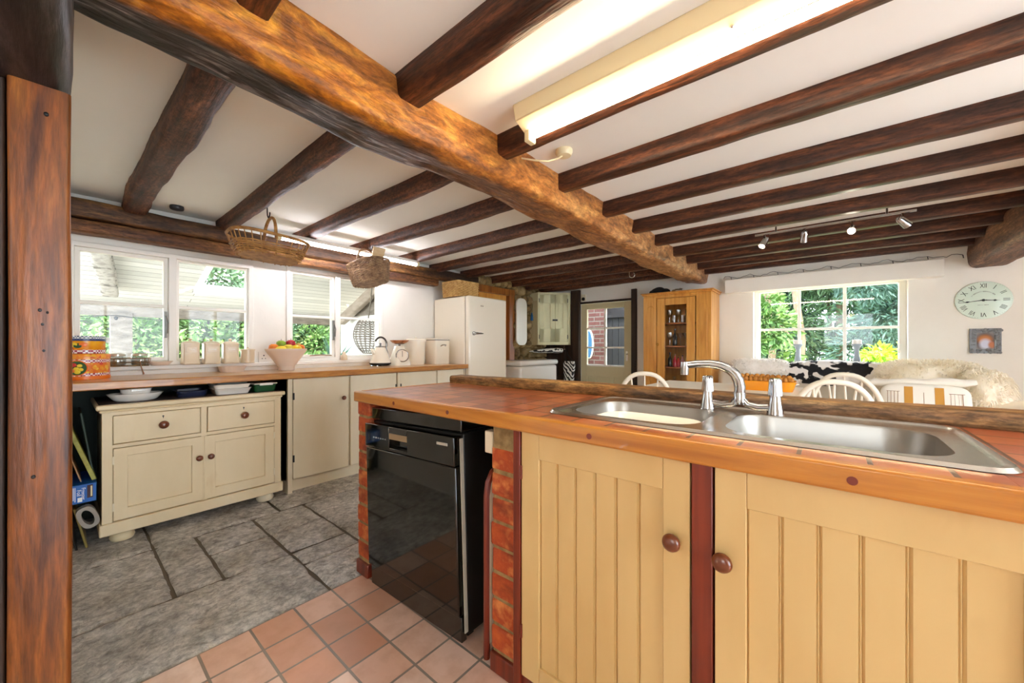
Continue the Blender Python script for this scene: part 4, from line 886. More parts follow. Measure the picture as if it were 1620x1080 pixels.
# ------------------------------------------------------------------ sink and tap
t = thing('sink', 'stainless steel inset sink with two large bowls in the tiled worktop', 'sink', (-.22, 1.2, PZ))
outer = rrect(SX0, SX1, SY0, SY1, .055, 6); zi = PZ+.006
b1 = rrect(-.635, -.262, SY0+.055, SY1-.10, .085, 7); b2 = rrect(-.205, .185, SY0+.055, SY1-.10, .085, 7)
bm = bmesh.new(); eds = []
inset = rrect(SX0+.022, SX1-.022, SY0+.022, SY1-.022, .04, 6)
for loop in (inset, b1, b2):
    vs = [bm.verts.new((x, y, zi-.003)) for x, y in loop]
    for i in range(len(vs)): eds.append(bm.edges.new((vs[i], vs[(i+1) % len(vs)])))
bmesh.ops.triangle_fill(bm, use_beauty=True, edges=eds)
bm.verts.ensure_lookup_table(); bm.verts.index_update()
mb = MB(); mb.add([v.co.copy() for v in bm.verts], [[v.index for v in f.verts] for f in bm.faces]); bm.free()
mb.loft([[(x, y, PZ+.001) for x, y in outer], [(x, y, PZ+.008) for x, y in rrect(SX0+.006, SX1-.006, SY0+.006, SY1-.006, .05, 6)], [(x, y, PZ+.007) for x, y in rrect(SX0+.016, SX1-.016, SY0+.016, SY1-.016, .044, 6)], [(x, y, zi-.003) for x, y in inset]], caps=False)
part('rim_plate', mb, STEEL, t, 0, 50)
for lp in (b1, b2):
    cx = sum(p[0] for p in lp)/len(lp); cy = sum(p[1] for p in lp)/len(lp); sc2 = lambda k, z: [(cx+(x-cx)*k, cy+(y-cy)*k, z) for x, y in lp]
    mb = MB(); mb.loft([sc2(1, zi-.003), sc2(.985, zi-.009), sc2(.965, PZ-.10), sc2(.93, PZ-.125), sc2(.8, PZ-.135)], caps=False)
    mb.add(sc2(.8, PZ-.135), [tuple(range(len(lp)))]); d = part('bowl', mb, BOWLS, t, 0, 60)
    mb = MB(); mb.lathe([(.035, PZ-.1345), (.033, PZ-.132), (.02, PZ-.133)], (cx+.05, cy+.06, 0), 20); part('waste', mb, CHROME, d)
mb = MB(); mb.lathe([(.016, SY1-.118), (.013, SY1-.12)], (-.40, 0, PZ-.045), 16, 'y'); mb.v = [Vector(v) for v in mb.v]; part('overflow', mb, BLACKM, t)
mb = MB()
lp = rrect(-.60, -.30, SY0+.085, SY1-.135, .07, 6); cx, cy = -.45, (SY0+.085+SY1-.135)/2
s3 = lambda k, z: [(cx+(x-cx)*k, cy+(y-cy)*k, z) for x, y in lp]
mb.loft([s3(.85, PZ-.131), s3(1.02, PZ-.034), s3(1.06, PZ-.030), s3(1.05, PZ-.027), s3(1.0, PZ-.034), s3(.93, PZ-.05)]); single('washing_up_bowl', mb, WHITECER, 'white washing up bowl sitting in the left sink bowl', 'bowl')
t = thing('mixer_tap', 'chrome deck mixer tap with two handles and a swan neck spout', 'tap', (-.216, 1.375, PZ)); ty = 1.375; zb = PZ+.004; kx = .092
mb = MB()
mb.tube([(-.216-kx, ty, zb+.035), (-.216-kx+.012, ty, zb+.018), (-.216-.05, ty, zb+.014), (-.216-.02, ty, zb+.02), (-.216, ty, zb+.045)], .0115, 12)
mb.tube([(-.216+kx, ty, zb+.035), (-.216+kx-.012, ty, zb+.018), (-.216+.05, ty, zb+.014), (-.216+.02, ty, zb+.02), (-.216, ty, zb+.045)], .0115, 12)
mb.lathe([(.017, zb+.02), (.017, zb+.055), (.015, zb+.06)], (-.216, ty, 0), 20); part('bridge', mb, CHROME, t)
for s_ in (-1, 1):
    x = -.216+s_*kx; mb = MB(); mb.lathe([(.023, zb-.002), (.021, zb+.01), (.015, zb+.045), (.0145, zb+.055)], (x, ty, 0), 22); p_ = part('pillar', mb, CHROME, t)
    mb = MB(); rs = []
    for z, k in ((zb+.055, .017), (zb+.062, .0165), (zb+.09, .015), (zb+.102, .0145), (zb+.106, .011)):
        rs.append([(x+k*(1+.12*math.cos(4*2*math.pi*j/32))*math.cos(2*math.pi*j/32), ty+k*(1+.12*math.cos(4*2*math.pi*j/32))*math.sin(2*math.pi*j/32), z) for j in range(32)])
    mb.loft(rs); part('tap_handle', mb, CHROME, p_)
mb = MB(); P = [(-.216, ty, zb+.055)]; rr_ = []
sp = Vector((-.95, -.30, 0)).normalized()
for (d, z) in ((0, .055), (.0, .075), (.004, .095), (.014, .115), (.03, .130), (.055, .141), (.085, .1455), (.12, .1445), (.15, .1405), (.158, .138)): rr_.append(Vector((-.216, ty, zb+z))+sp*d)
mb.tube(rr_, [.016, .016, .0158, .0155, .015, .0145, .0135, .0125, .012, .012], 14)
e = rr_[-1]; mb.tube([e+Vector((0, 0, .012)), e+Vector((0, 0, -.006)), e+Vector((0, 0, -.03))], [.0125, .0135, .0125], 14); part('spout', mb, CHROME, t)
# ------------------------------------------------------------------ far corner: freezer, corner cupboard, hanging things
t = thing('chest_freezer', 'white chest freezer in front of the rubble stone wall', 'freezer', (-3.25, 4.2, 0))
mb = MB(); mb.box(LW+.13, -3.04, 3.80, 4.66, .04, .80); part('freezer_body', mb, WHITECER, t, .03)
mb = MB(); mb.box(LW+.12, -3.02, 3.79, 4.67, .805, .875); part('lid', mb, WHITECER, t, .028)
for y in (3.9, 4.55): mb = MB(); mb.lathe([(.03, 0), (.03, .05)], (-3.15, y, 0), 12); part('foot', mb, BLACKM, t)
t = thing('corner_cupboard', 'pale green cream corner wall cupboard with two panelled doors', 'cupboard', (-3.2, 4.75, 1.09)); z0, z1 = 1.085, 1.865
PALEG = mat('pale_green_cream', '#d9d5ab', .5, c2='#cfcb9e', sc=(4, 4, 2))
pts = [(LW+.005, 4.6), (-3.33, 4.57), (-3.0, 4.93), (-3.0, 4.968), (LW+.005, 4.968)]
mb = MB(); mb.prism(pts, lambda a, b, d: (a, b, d), z0, z1); part('carcass', mb, PALEG, t)
mb = MB()
for k in range(5): a = LW+.01+k*.033; mb.add([(a, 4.596-(a-LW)*.15, z0), (a+.029, 4.592-(a-LW)*.15, z0), (a+.029, 4.592-(a-LW)*.15, z1-.12), (a, 4.596-(a-LW)*.15, z1-.12)], [(0, 1, 2, 3)])
b0 = len(mb.v); mb.v += [v+Vector((0, -.006, 0)) for v in mb.v[:b0]]
mb.f += [[i+b0 for i in f][::-1] for f in mb.f[:5]]; mb.mi += [0]*5
for k in range(5):
    for i in range(4): q = 4*k; mb.f.append([q+i, q+(i+1) % 4, b0+q+(i+1) % 4, b0+q+i]); mb.mi.append(0)
part('side_boarding', mb, mat('tan_boards', '#c9b78c', .6), t)
u = Vector((.33, .36, 0)).normalized(); nrm = Vector((u.y, -u.x, 0)); o0 = Vector((-3.33, 4.57, 0)); Lg = .488
def fb(mb, a, b, c, d, e0, e1):
    b0 = len(mb.v); mb.box(a, b, 0, 1, c, d)
    for i in range(b0, len(mb.v)): v = mb.v[i]; mb.v[i] = o0+u*v.x+nrm*(e0 if v.y < .5 else e1)+Vector((0, 0, v.z))
mb = MB(); fb(mb, 0, .02, z0, z1, .0, .022); fb(mb, Lg-.03, Lg, z0, z1, 0, .022); fb(mb, 0, Lg, z0, z0+.04, 0, .022); fb(mb, 0, Lg, z1-.03, z1, 0, .022); part('face_frame', mb, PALEG, t, .002)
for (a, b, hx) in ((.022, .262, 0), (.266, Lg-.032, 1)):
    mb = MB(); zz0, zz1 = z0+.043, z1-.033
    fb(mb, a, a+.07, zz0, zz1, .002, .02); fb(mb, b-.07, b, zz0, zz1, .002, .02); fb(mb, a, b, zz0, zz0+.2, .002, .02); fb(mb, a, b, zz1-.13, zz1, .002, .02); fb(mb, a+.05, b-.05, zz0+.1, zz1-.1, 0, .009)
    d = part('door', mb, PALEG, t, .002)
    for z in (z0+.12, z1-.12): h = MB(); q = a if hx == 0 else b; fb(h, q-.005, q+.005, z-.03, z+.03, .018, .024); part('hinge', h, BLACKM, d)
    h = MB(); q = b-.02 if hx == 0 else a+.015; fb(h, q-.018, q+.018, 1.44, 1.465, .018, .034); part('latch', h, BLACKM, d)
t = thing('blue_tassel', 'small blue ornament hanging on the side of the corner cupboard', 'ornament', (-3.43, 4.57, 1.45))
mb = MB(); mb.tube([(-3.425, 4.572, 1.70), (-3.43, 4.57, 1.56)], .004, 6); part('cord', mb, mat('olive_cord', '#5a5a2a', .7), t)
mb = MB(); mb.tube([(-3.43, 4.565, 1.57), (-3.43, 4.562, 1.53), (-3.43, 4.562, 1.45)], [.008, .02, .026], 10, flat=.6); part('tassel', mb, mat('blue_fabric', '#2f6aa8', .7), t)
mb = MB(); mb.prism([(a, b) for a, b in rrect(4.2, 4.44, 1.08, 1.76, .09, 7)], lambda a, b, d: (d, a, b), LW+.05, LW+.075); single('hanging_board', mb, WHITECER, 'tall white board with rounded ends hanging on the stone wall', 'board', bevel=.004)
def zebra():
    m, t, p, N, L = nt('zebra_print'); w_ = N('ShaderNodeTexWave'); w_.inputs['Scale'].default_value = 9; w_.inputs['Distortion'].default_value = 6; w_.inputs['Detail'].default_value = 2; w_.inputs['Detail Scale'].default_value = 1.2
    L(coord(t, (1, 1, 1), (.3, .5, .8)), w_.inputs['Vector']); L(ramp(t, w_.outputs['Fac'], [(.46, S('#111111')), (.52, S('#e6e4de'))]), p.inputs['Base Color']); p.inputs['Roughness'].default_value = .6; return m
ZEB = zebra()
t = thing('umbrella', 'folded zebra striped umbrella lying on the stone ledge under the corner cupboard', 'umbrella', (-3.35, 4.7, .955))
mb = MB(); mb.tube([(-3.47, 4.55, .985), (-3.4, 4.6, .99), (-3.3, 4.70, .995), (-3.15, 4.85, 1.0), (-3.1, 4.90, 1.0)], [.006, .022, .034, .04, .03], 14); part('folded_canopy', mb, ZEB, t)
mb = MB(); mb.tube([(-3.1, 4.9, 1.0), (-3.05, 4.94, 1.0)], .01, 8); part('handle', mb, BLACKM, t)
t = thing('shopping_bag', 'zebra striped carrier bag hanging beside the freezer', 'bag', (-2.99, 4.88, .55))
mb = MB(); rs = []
for i in range(9):
    f = i/8; z = .52+.32*f; k = 1-.12*math.sin(f*6); rs.append([(-2.985+x*k, 4.9+y*(1.2-.7*f), z) for x, y in rrect(-.085, .085, -.035, .035, .02, 3)])
mb.loft(rs); part('bag_body', mb, ZEB, t)
mb = MB(); mb.tube([(-3.04, 4.9, .84), (-3.06, 4.905, .96), (-3.07, 4.925, 1.03), (-3.0, 4.9, .93), (-2.93, 4.9, .84)], .008, 6); part('strap', mb, BLACKM, t)
mb = MB(); mb.lathe([(.006, 0), (.006, .05)], (-3.07, 4.91, 1.02), 8, 'y'); mb.lathe([(.012, .05), (.012, .06)], (-3.07, 4.86, 1.02), 8, 'y'); single('coat_hook', mb, STEEL, 'small hook on the dark boards carrying the zebra bag', 'hook')
t = thing('thermostat', 'small cream box with a round black dial above the glazed door', 'thermostat', (-2.79, FAR-.01, 1.76))
mb = MB(); mb.box(-2.825, -2.755, FAR-.02, FAR, 1.73, 1.83); part('box', mb, CREAM2, t, .004)
mb = MB(); mb.lathe([(.024, FAR-.03), (.026, FAR-.018)], (-2.79, 0, 1.762), 20, 'y'); part('dial', mb, BLACKM, t)
# ------------------------------------------------------------------ pine glass cupboard
t = thing('glass_cupboard', 'honey pine cupboard with a glazed door full of glassware', 'cupboard', (-1.37, 4.78, 0)); cy = 4.58; x0, x1 = -1.74, -.99; top = 1.70
mb = MB(); mb.box(x0, x0+.02, cy+.02, 4.98, 0, top-.05); mb.box(x1-.02, x1, cy+.02, 4.98, 0, top-.05); mb.box(x0+.02, x1-.02, 4.955, 4.98, 0, top-.05); mb.box(x0+.02, x1-.02, cy+.02, 4.955, top-.07, top-.05); mb.box(x0+.02, x1-.02, cy+.02, 4.955, 0, .55); part('carcass', mb, PINE, t, .003)
mb = MB()
for k, (e, z0, z1) in enumerate(((0, top-.05, top-.03), (.015, top-.03, top-.012), (.03, top-.012, top))): mb.box(x0-e, x1+e, cy-e, 4.985, z0, z1)
part('cornice', mb, PINE, t, .006)
mb = MB(); mb.box(x0, -1.585, cy, cy+.02, 0, top-.05); mb.box(-1.145, x1, cy, cy+.02, 0, top-.05); mb.box(-1.585, -1.145, cy, cy+.02, 0, .58); mb.box(-1.585, -1.145, cy, cy+.02, 1.635, top-.05); part('face_frame', mb, PINE, t, .002)
for (a, b) in ((x0+.045, -1.61), (-1.115, x1-.04)):
    mb = MB(); arch = [(a, .65), (b, .65), (b, 1.5)]+[((a+b)/2+(b-a)/2*math.cos(R(k*15)), 1.5+(b-a)/2*math.sin(R(k*15))) for k in range(1, 12)]+[(a, 1.5)]
    mb.prism(arch, lambda p, q, d: (p, d, q), cy-.006, cy+.001); part('arched_panel', mb, PINE, t, .004)
mb = MB()
for r in ((-1.575, -1.485, .59, 1.625), (-1.245, -1.155, .59, 1.625), (-1.485, -1.245, .59, .64), (-1.485, -1.245, 1.545, 1.625)): mb.box(r[0], r[1], cy-.008, cy+.012, r[2], r[3])
d = part('door', mb, PINE, t, .003)
mb = MB(); mb.box(-1.485, -1.245, cy, cy+.004, .64, 1.545); part('door_pane', mb, GLASS, d, 0, 0)
mb = MB(); mb.lathe([(.006, cy-.008), (.006, cy-.02), (.013, cy-.028), (.012, cy-.036), (.004, cy-.04)], (-1.558, 0, 1.083), 14, 'y'); part('knob', mb, mat('brass', '#d9b060', .25, 1), d)
SH = mat('shelf_pine', '#a8642e', .5)
for z in (1.34, 1.07, .82): mb = MB(); mb.box(x0+.021, x1-.021, cy+.045, 4.95, z-.016, z); part('shelf', mb, SH, t, .002)
GG = 'glasses in the pine cupboard'
def glassware(kind, x, y, z, label):
    o = thing(kind, label, 'glass' if 'bottle' not in kind else 'bottle', (x, y, z), GG)
    mb = MB()
    if kind == 'wine_glass': mb.lathe([(.03, z), (.028, z+.004), (.005, z+.008), (.005, z+.07), (.02, z+.085), (.034, z+.11), (.03, z+.16)], (x, y, 0), 14, caps=False); part('glass_body', mb, CGLASS, o)
    elif kind == 'tumbler': mb.lathe([(.026, z), (.032, z+.09)], (x, y, 0), 14); part('glass_body', mb, CGLASS, o)
    elif kind == 'cocktail_glass': mb.lathe([(.03, z), (.004, z+.006), (.004, z+.08), (.05, z+.15)], (x, y, 0), 14, caps=False); part('glass_body', mb, CGLASS, o)
    return o
sh = [(1.34, 'top'), (1.07, 'middle'), (.82, 'bottom')]
pos = ['at the knob side', 'second from the knob side', 'at the centre', 'second from the hinge side', 'at the hinge side']
for i, x in enumerate((-1.47, -1.42, -1.37, -1.315, -1.262)): glassware('tumbler' if i % 2 else 'wine_glass', x, 4.70, 1.34, f'glass on the top shelf of the pine cupboard, {pos[i]}')
for i, x in enumerate((-1.465, -1.345, -1.285)): glassware('cocktail_glass' if i else 'wine_glass', x, 4.70, 1.07, f'stemmed glass on the middle shelf of the pine cupboard, {["at the knob side", "right of the dark bottle", "at the hinge side"][i]}')
def bottle(x, z, m, h, lab, r=.022, cap=BLACKM):
    o = thing('bottle', lab, 'bottle', (x, 4.69, z), 'bottles in the pine cupboard')
    mb = MB(); mb.lathe([(r*.95, z), (r, z+.006), (r, z+h*.55), (r*.4, z+h*.72), (r*.38, z+h*.92)], (x, 4.69, 0), 14); part('bottle_body', mb, m, o)
    mb = MB(); mb.lathe([(r*.45, z+h*.9), (r*.45, z+h)], (x, 4.69, 0), 10); part('cap', mb, cap, o)
DBOT = mat('dark_bottle', '#141816', .1); RBOT = mat('red_spirit', '#b0202e', .12); PBOT = mat('pink_spirit', '#c48f92', .15)
bottle(-1.405, 1.07, DBOT, .2, 'tall dark bottle on the middle cupboard shelf', .026)
for x, m_, h, lab in ((-1.462, DBOT, .17, 'dark bottle at the knob end of the bottom cupboard shelf'), (-1.405, RBOT, .15, 'bright red bottle on the bottom cupboard shelf'), (-1.365, RBOT, .12, 'small red bottle beside the bright red one on the bottom shelf'), (-1.32, PBOT, .14, 'pinkish bottle on the bottom cupboard shelf'), (-1.268, mat('yellow_label_bottle', '#c9b25a', .3), .17, 'yellow bottle at the hinge end of the bottom cupboard shelf')): bottle(x, .82, m_, h, lab)
t = thing('crystal_decanter', 'squat clear decanter at the bottom of the pine cupboard', 'decanter', (-1.42, 4.72, .55)); mb = MB(); mb.lathe([(.05, .551), (.06, .58), (.045, .64), (.018, .67), (.022, .70)], (-1.42, 4.72, 0), 12); part('decanter_body', mb, CGLASS, t)
mb = MB()
for k, (dx, dy, s_) in enumerate(((0, 0, .07), (-.06, .02, .05), (.07, .0, .055), (.03, .03, .05))): mb.ball((-1.60+dx, 4.72+dy, top+s_*.55), (s_*1.2, s_, s_*.62), 12, 8, .35, k)
single('black_cloth', mb, mat('black_fabric', '#101012', .9), 'crumpled black cloth bag on top of the pine cupboard', 'bag')
mb = MB()
for k in range(7): a = k*.9; mb.tube([(-1.40+.05*math.cos(a+i*.6)+k*.004, 4.7+.05*math.sin(a+i*.6), top+.004+k*.006) for i in range(6)], .004, 5)
single('twig_coil', mb, BARK, 'small coil of dried twigs on top of the pine cupboard', 'twigs')
# ------------------------------------------------------------------ far wall: blind box, clock, picture, string lights
t = thing('pelmet', 'long white pelmet box above the far window', 'pelmet', (-.08, FAR-.05, 1.664)); mb = MB(); mb.box(-.916, .761, FAR-.11, FAR, 1.668, 1.818); part('pelmet_board', mb, PLASTER, t, .003)
mb = MB(); rg = random.Random(5); P = []
for i in range(60): x = -.95+i*.031; P.append((x, FAR-.015+rg.uniform(-.006, .006)-(.08 if -.93 < x < .77 else 0), 1.845+.012*math.sin(i*.9)+rg.uniform(-.008, .006)))
mb.tube(P, .0022, 5)
for i in range(3, 60, 7): p = P[i]; mb.tube([p, (p[0]+.004, p[1], p[2]-.028)], .003, 5)
single('string_lights', mb, BLACKM, 'thin dark string of tiny fairy lights along the top of the pelmet', 'fairy lights')
t = thing('wall_clock', 'round pale green wall clock with black Roman numerals', 'clock', (.99, FAR-.02, 1.3)); cc = Vector((.992, FAR, 1.449)); r = .158
FM = lambda off: TM(cc+Vector((0, -off, 0)), (1, 0, 0), (0, 0, 1))
mb = MB(); mb.lathe([(r, .0), (r, .012), (r*.985, .018), (r*.95, .019)], (0, 0, 0), 48); mb.xf(FM(0)); part('clock_face', mb, mat('pale_green_face', '#d3e2d3', .3, c2='#c6dccc', sc=(5, 5, 5), coat=.3), t)
BLK = mat('black_print', '#1c2620', .6)
for k, s in enumerate(('XII', 'I', 'II', 'III', 'IIII', 'V', 'VI', 'VII', 'VIII', 'IX', 'X', 'XI')):
    a = R(90-30*k); M = FM(.0195) @ Matrix.Translation((r*.76*math.cos(a), r*.76*math.sin(a), 0)) @ Matrix.Rotation(a-R(90), 4, 'Z'); text('numeral', s, .052, M, BLK, t, .0004, sx=.62 if len(s) > 2 else .75)
mb = MB()
for k in range(60):
    a = 2*math.pi*k/60; b0 = len(mb.v); mb.box(-.0006, .0006, r*.93, r*.965, .0192, .0198); mb.xf(Matrix.Rotation(a, 4, 'Z'), b0)
for i in range(24):
    a = R(150-120*i/24); b0 = len(mb.v); mb.box(-.0016, .0016, r*.44, r*.49, .0192, .0198); mb.xf(Matrix.Rotation(a-R(90), 4, 'Z'), b0)
for i in range(10): mb.box(-.03+i*.006, -.0265+i*.006, -.042, -.037, .0192, .0198)
mb.xf(FM(0)); part('minute_track', mb, BLK, t)
def hand(ang, ln, w_, nm):
    mb = MB(); mb.prism([(-.018, -w_*.5), (0, -w_), (ln*.55, -w_*.5), (ln*.66, -w_*2), (ln*.78, -w_*.4), (ln, 0), (ln*.78, w_*.4), (ln*.66, w_*2), (ln*.55, w_*.5), (0, w_), (-.018, w_*.5)], lambda a, b, d: (a, b, d), .021, .0225); mb.xf(FM(0) @ Matrix.Rotation(ang, 4, 'Z')); part(nm, mb, BLK, t)
hand(R(-4), .092, .004, 'hour_hand'); hand(R(187), .135, .0034, 'minute_hand')
mb = MB(); mb.lathe([(.01, .02), (.008, .026)], (0, 0, 0), 16); mb.xf(FM(0)); part('hub', mb, BLK, t)
t = thing('picture_frame', 'small ornate grey frame with a blurred portrait below the clock', 'picture', (1.003, FAR-.02, 1.0)); a, b, c, d = .918, 1.088, 1.003, 1.212
mb = MB()
for (x0_, x1_, z0_, z1_) in ((a, a+.037, c, d), (b-.037, b, c, d), (a, b, c, c+.037), (a, b, d-.037, d)): mb.box(x0_, x1_, FAR-.02, FAR, z0_, z1_)
rg = random.Random(2)
for i in range(90):
    s_ = rg.random(); e = rg.randrange(4); q = rg.uniform(.006, .032)
    p = ((a+(b-a)*s_, c+q) if e == 0 else (a+(b-a)*s_, d-q) if e == 1 else (a+q, c+(d-c)*s_) if e == 2 else (b-q, c+(d-c)*s_)); mb.ball((p[0], FAR-.02, p[1]), (rg.uniform(.006, .012), .006, rg.uniform(.006, .012)), 7, 5)
part('ornate_frame', mb, mat('pewter_grey', '#76787a', .4, .5), t)
def portrait():
    m, tt, p, N, L = nt('blurred_portrait'); tc = N('ShaderNodeTexCoord'); col = S('#8a8684')
    for (cx, cz, rx, rz, c) in ((.0, .105, .075, .095, '#4a3024'), (-.002, .118, .05, .05, '#b9712f'), (.0, .08, .04, .055, '#c3c6d8'), (.035, .075, .025, .035, '#b5683a')):
        mp = N('ShaderNodeMapping'); mp.inputs['Location'].default_value = (-cx/rx, 0, -cz/rz); mp.inputs['Scale'].default_value = (1/rx, 0, 1/rz); L(tc.outputs['Object'], mp.inputs[0])
        g = N('ShaderNodeTexGradient'); g.gradient_type = 'SPHERICAL'; L(mp.outputs[0], g.inputs[0]); col = mixc(tt, ramp(tt, g.outputs['Fac'], [(0, (0, 0, 0, 1)), (.5, (1, 1, 1, 1))]), col, S(c))
    L(col, p.inputs['Base Color']); return m
mb = MB(); mb.box(a+.03, b-.03, FAR-.014, FAR-.008, c+.03, d-.03); part('photograph', mb, portrait(), t, 0, 0)
# ------------------------------------------------------------------ dining area
CLOTH = mat('white_tablecloth', '#f0ebe0', .8)
t = thing('dining_table', 'white topped dining table behind the oak rail', 'table', (-.62, 3.2, 0)); tx0, tx1, ty0, ty1 = -1.14, -.10, 2.86, 3.62
mb = MB(); mb.box(tx0, tx1, ty0, ty1, .715, .75); part('tabletop', mb, CLOTH, t, .008)
mb = MB(); mb.box(tx0+.08, tx1-.08, ty0+.08, ty1-.08, .62, .715); part('apron', mb, CREAM2, t)
for x in (tx0+.11, tx1-.11):
    for y in (ty0+.11, ty1-.11): mb = MB(); mb.lathe([(.03, 0), (.022, .1), (.035, .3), (.025, .5), (.04, .62), (.04, .64)], (x, y, 0), 14); part('leg', mb, CREAM2, t)
CHW = mat('chair_white_paint', '#e9e2d2', .45)
def make_chair():
    t = thing('windsor_chair', 'chair', 'chair', (0, 0, 0), 'white painted hoop back chairs', local=True)
    mb = MB(); mb.loft([[(x, y, .425) for x, y in rrect(-.19, .19, -.19, .19, .08, 5)], [(x, y, .455) for x, y in rrect(-.205, .205, -.205, .2, .09, 5)], [(x, y, .458) for x, y in rrect(-.17, .17, -.17, .17, .09, 5)]]); part('seat', mb, CHW, t)
    for sx in (-1, 1):
        for sy in (-1, 1): mb = MB(); mb.tube([(sx*.20, sy*.2, 0), (sx*.185, sy*.185, .12), (sx*.17, sy*.17, .25), (sx*.14, sy*.14, .43)], [.012, .017, .019, .013], 10); part('leg', mb, CHW, t)
    mb = MB(); mb.tube([(-.178, -.178, .2), (-.178, .178, .2)], .01, 8); mb.tube([(.178, -.178, .2), (.178, .178, .2)], .01, 8); mb.tube([(-.178, 0, .2), (.178, 0, .2)], .01, 8); part('stretcher', mb, CHW, t)
    def hp(a): return Vector((.205*math.copysign(abs(math.cos(a))**.8, math.cos(a)), -.17-.10*math.sin(a), .455+.41*math.sin(a)**.85))
    mb = MB(); mb.tube([hp(R(180*i/24)) for i in range(25)], .016, 10); part('hoop', mb, CHW, t)
    for k in range(7):
        a = R(155-130*k/6); e = hp(a); s0 = Vector((e.x*.72, -.165, .455)); mb = MB(); mb.tube([s0, s0.lerp(e, .4), e], [.006, .0085, .005], 8); part('spindle', mb, CHW, t)
    return t
ch = make_chair(); first = True
for (x, y, rz, lab) in ((-.015, 3.02, 8, 'white hoop back chair right behind the oak rail, lower of the overlapping pair'), (.135, 3.78, -12, 'white hoop back chair nearest the cow hide, behind another hoop back'), (-1.12, 2.98, 20, 'white hoop back chair in front of the pine cupboard and glazed door'), (.70, 2.35, -30, 'white hoop back chair cut off by the right edge below the picture frame')):
    o = ch if first else copy_tree(ch); first = False; o.location = (x, y, 0); o.rotation_euler = (0, 0, R(rz)); o['label'] = lab
# dish of nuts
t = thing('ceramic_dish', 'long orange oven dish heaped with walnuts on the white table', 'dish', (-.36, 3.25, .75))
mb = MB(); oblong(mb, -.36, 3.25, .385, .20, .75, .815, .88, .006, .04); part('dish_body', mb, mat('orange_glaze', '#e8961e', .25, coat=.4), t)
mb = MB(); mb.ball((-.545, 3.25, .80), (.02, .04, .008), 12, 6); mb.ball((-.175, 3.25, .80), (.02, .04, .008), 12, 6); part('handle', mb, WHITECER, t)
NUT = mat('walnut_shell', '#d0913c', .6, c2='#a86a24', sc=(45, 45, 45), bump=.5); rg = random.Random(11)
nmesh = None
for i in range(34):
    row, colm = divmod(i, 12)
    if i < 24: x = -.52+(i % 12)*.029; y = 3.19+(i//12)*.05; z = .824+rg.uniform(0, .006)
    else: x = -.49+(i-24)*.031; y = 3.215+rg.uniform(-.01, .02); z = .843+rg.uniform(0, .008)
    if nmesh is None:
        mb = MB(); mb.ball((0, 0, 0), (.0185, .017, .0175), 12, 8, .12, 1); nut = single('walnut', mb, NUT, 'brown walnut in the orange dish on the table', 'walnut', 'walnuts in the orange dish', base=(0, 0, 0)); nmesh = nut.data; o = nut
    else: o = nut.copy(); COL.objects.link(o)
    o.location = (x, y, z); o.rotation_euler = (rg.random()*6, rg.random()*6, rg.random()*6)
# sofa and its covers
SOF = mat('sofa_linen', '#cfc6b6', .9); t = thing('sofa', 'low sofa under the far window, covered in hides and cushions', 'sofa', (.0, 4.5, 0))
mb = MB(); mb.box(-.95, .98, 4.05, 4.86, .06, .36); part('base', mb, SOF, t, .03)
mb = MB(); mb.box(-.95, .98, 4.66, 4.86, .36, .84); part('backrest', mb, SOF, t, .06)
for x in (-.95, .80): mb = MB(); mb.box(x, x+.18, 4.06, 4.70, .36, .60); part('armrest', mb, SOF, t, .05)
mb = MB(); mb.box(-.76, .79, 4.03, 4.66, .36, .48); part('seat_cushion', mb, SOF, t, .04)
for x in (-.88, .9):
    for y in (4.12, 4.8): mb = MB(); mb.lathe([(.025, 0), (.03, .06)], (x, y, 0), 10); part('foot', mb, DARKOAK, t)
def fur(mb, surf, n, ln, w, rg, grav=.6):
    for i in range(n):
        p, nr = surf(rg); l = ln*rg.uniform(.6, 1.25); d = (nr+Vector((rg.uniform(-.5, .5), rg.uniform(-.5, .5), rg.uniform(-.5, .3)))).normalized(); s = d.cross(Vector((rg.uniform(-1, 1), rg.uniform(-1, 1), rg.uniform(-1, 1)))).normalized()*w
        q = p+d*l*.5; e = p+d*l*.8+Vector((0, 0, -grav*l*.5)); mb.add([p-s, p+s, q+s*.8, q-s*.8, e], [(0, 1, 2, 3), (3, 2, 4)])
def pillow(mb, c, rx, ry, rz, e=.6, n=28, m=14, jit=.06, seed=0):
    def pt(u, v):
        cu, su, cv, sv = math.cos(u), math.sin(u), math.cos(v), math.sin(v); f = lambda q: math.copysign(abs(q)**e, q)
        return Vector((c[0]+rx*f(cv)*f(cu), c[1]+ry*f(cv)*f(su), c[2]+rz*f(sv)))
    rs = []
    for i in range(m+1):
        v = -math.pi/2*.98+math.pi*.98*i/m; ring = []
        for j in range(n):
            p = pt(2*math.pi*j/n, v); ring.append(p+(p-Vector(c)).normalized()*jit*noise.noise(p*7+Vector((seed, 0, 0))))
        rs.append(ring)
    mb.loft(rs)
    def surf(rg):
        u, v = rg.uniform(0, 6.283), math.asin(rg.uniform(-.6, .98)); p = pt(u, v); return p, (Vector(((p.x-c[0])/rx**2, (p.y-c[1])/ry**2, (p.z-c[2])/rz**2))).normalized()
    return surf
FURW = mat('white_fur', '#fbf8f4', .9, c2='#ece7e0', sc=(9, 9, 9), patch=('#8d8478', (6, 6, 14), .62, .74)); FURC = mat('cream_shaggy_fur', '#fbf5e8', .9, c2='#efe4ca', sc=(8, 8, 8))
def cow():
    m, tt, p, N, L = nt('cow_hide'); n = noisen(tt, (7, 7, 9), 2.5, .3); L(ramp(tt, n, [(.49, S('#131218')), (.515, S('#eeeae6'))]), p.inputs['Base Color']); p.inputs['Roughness'].default_value = .8; return m
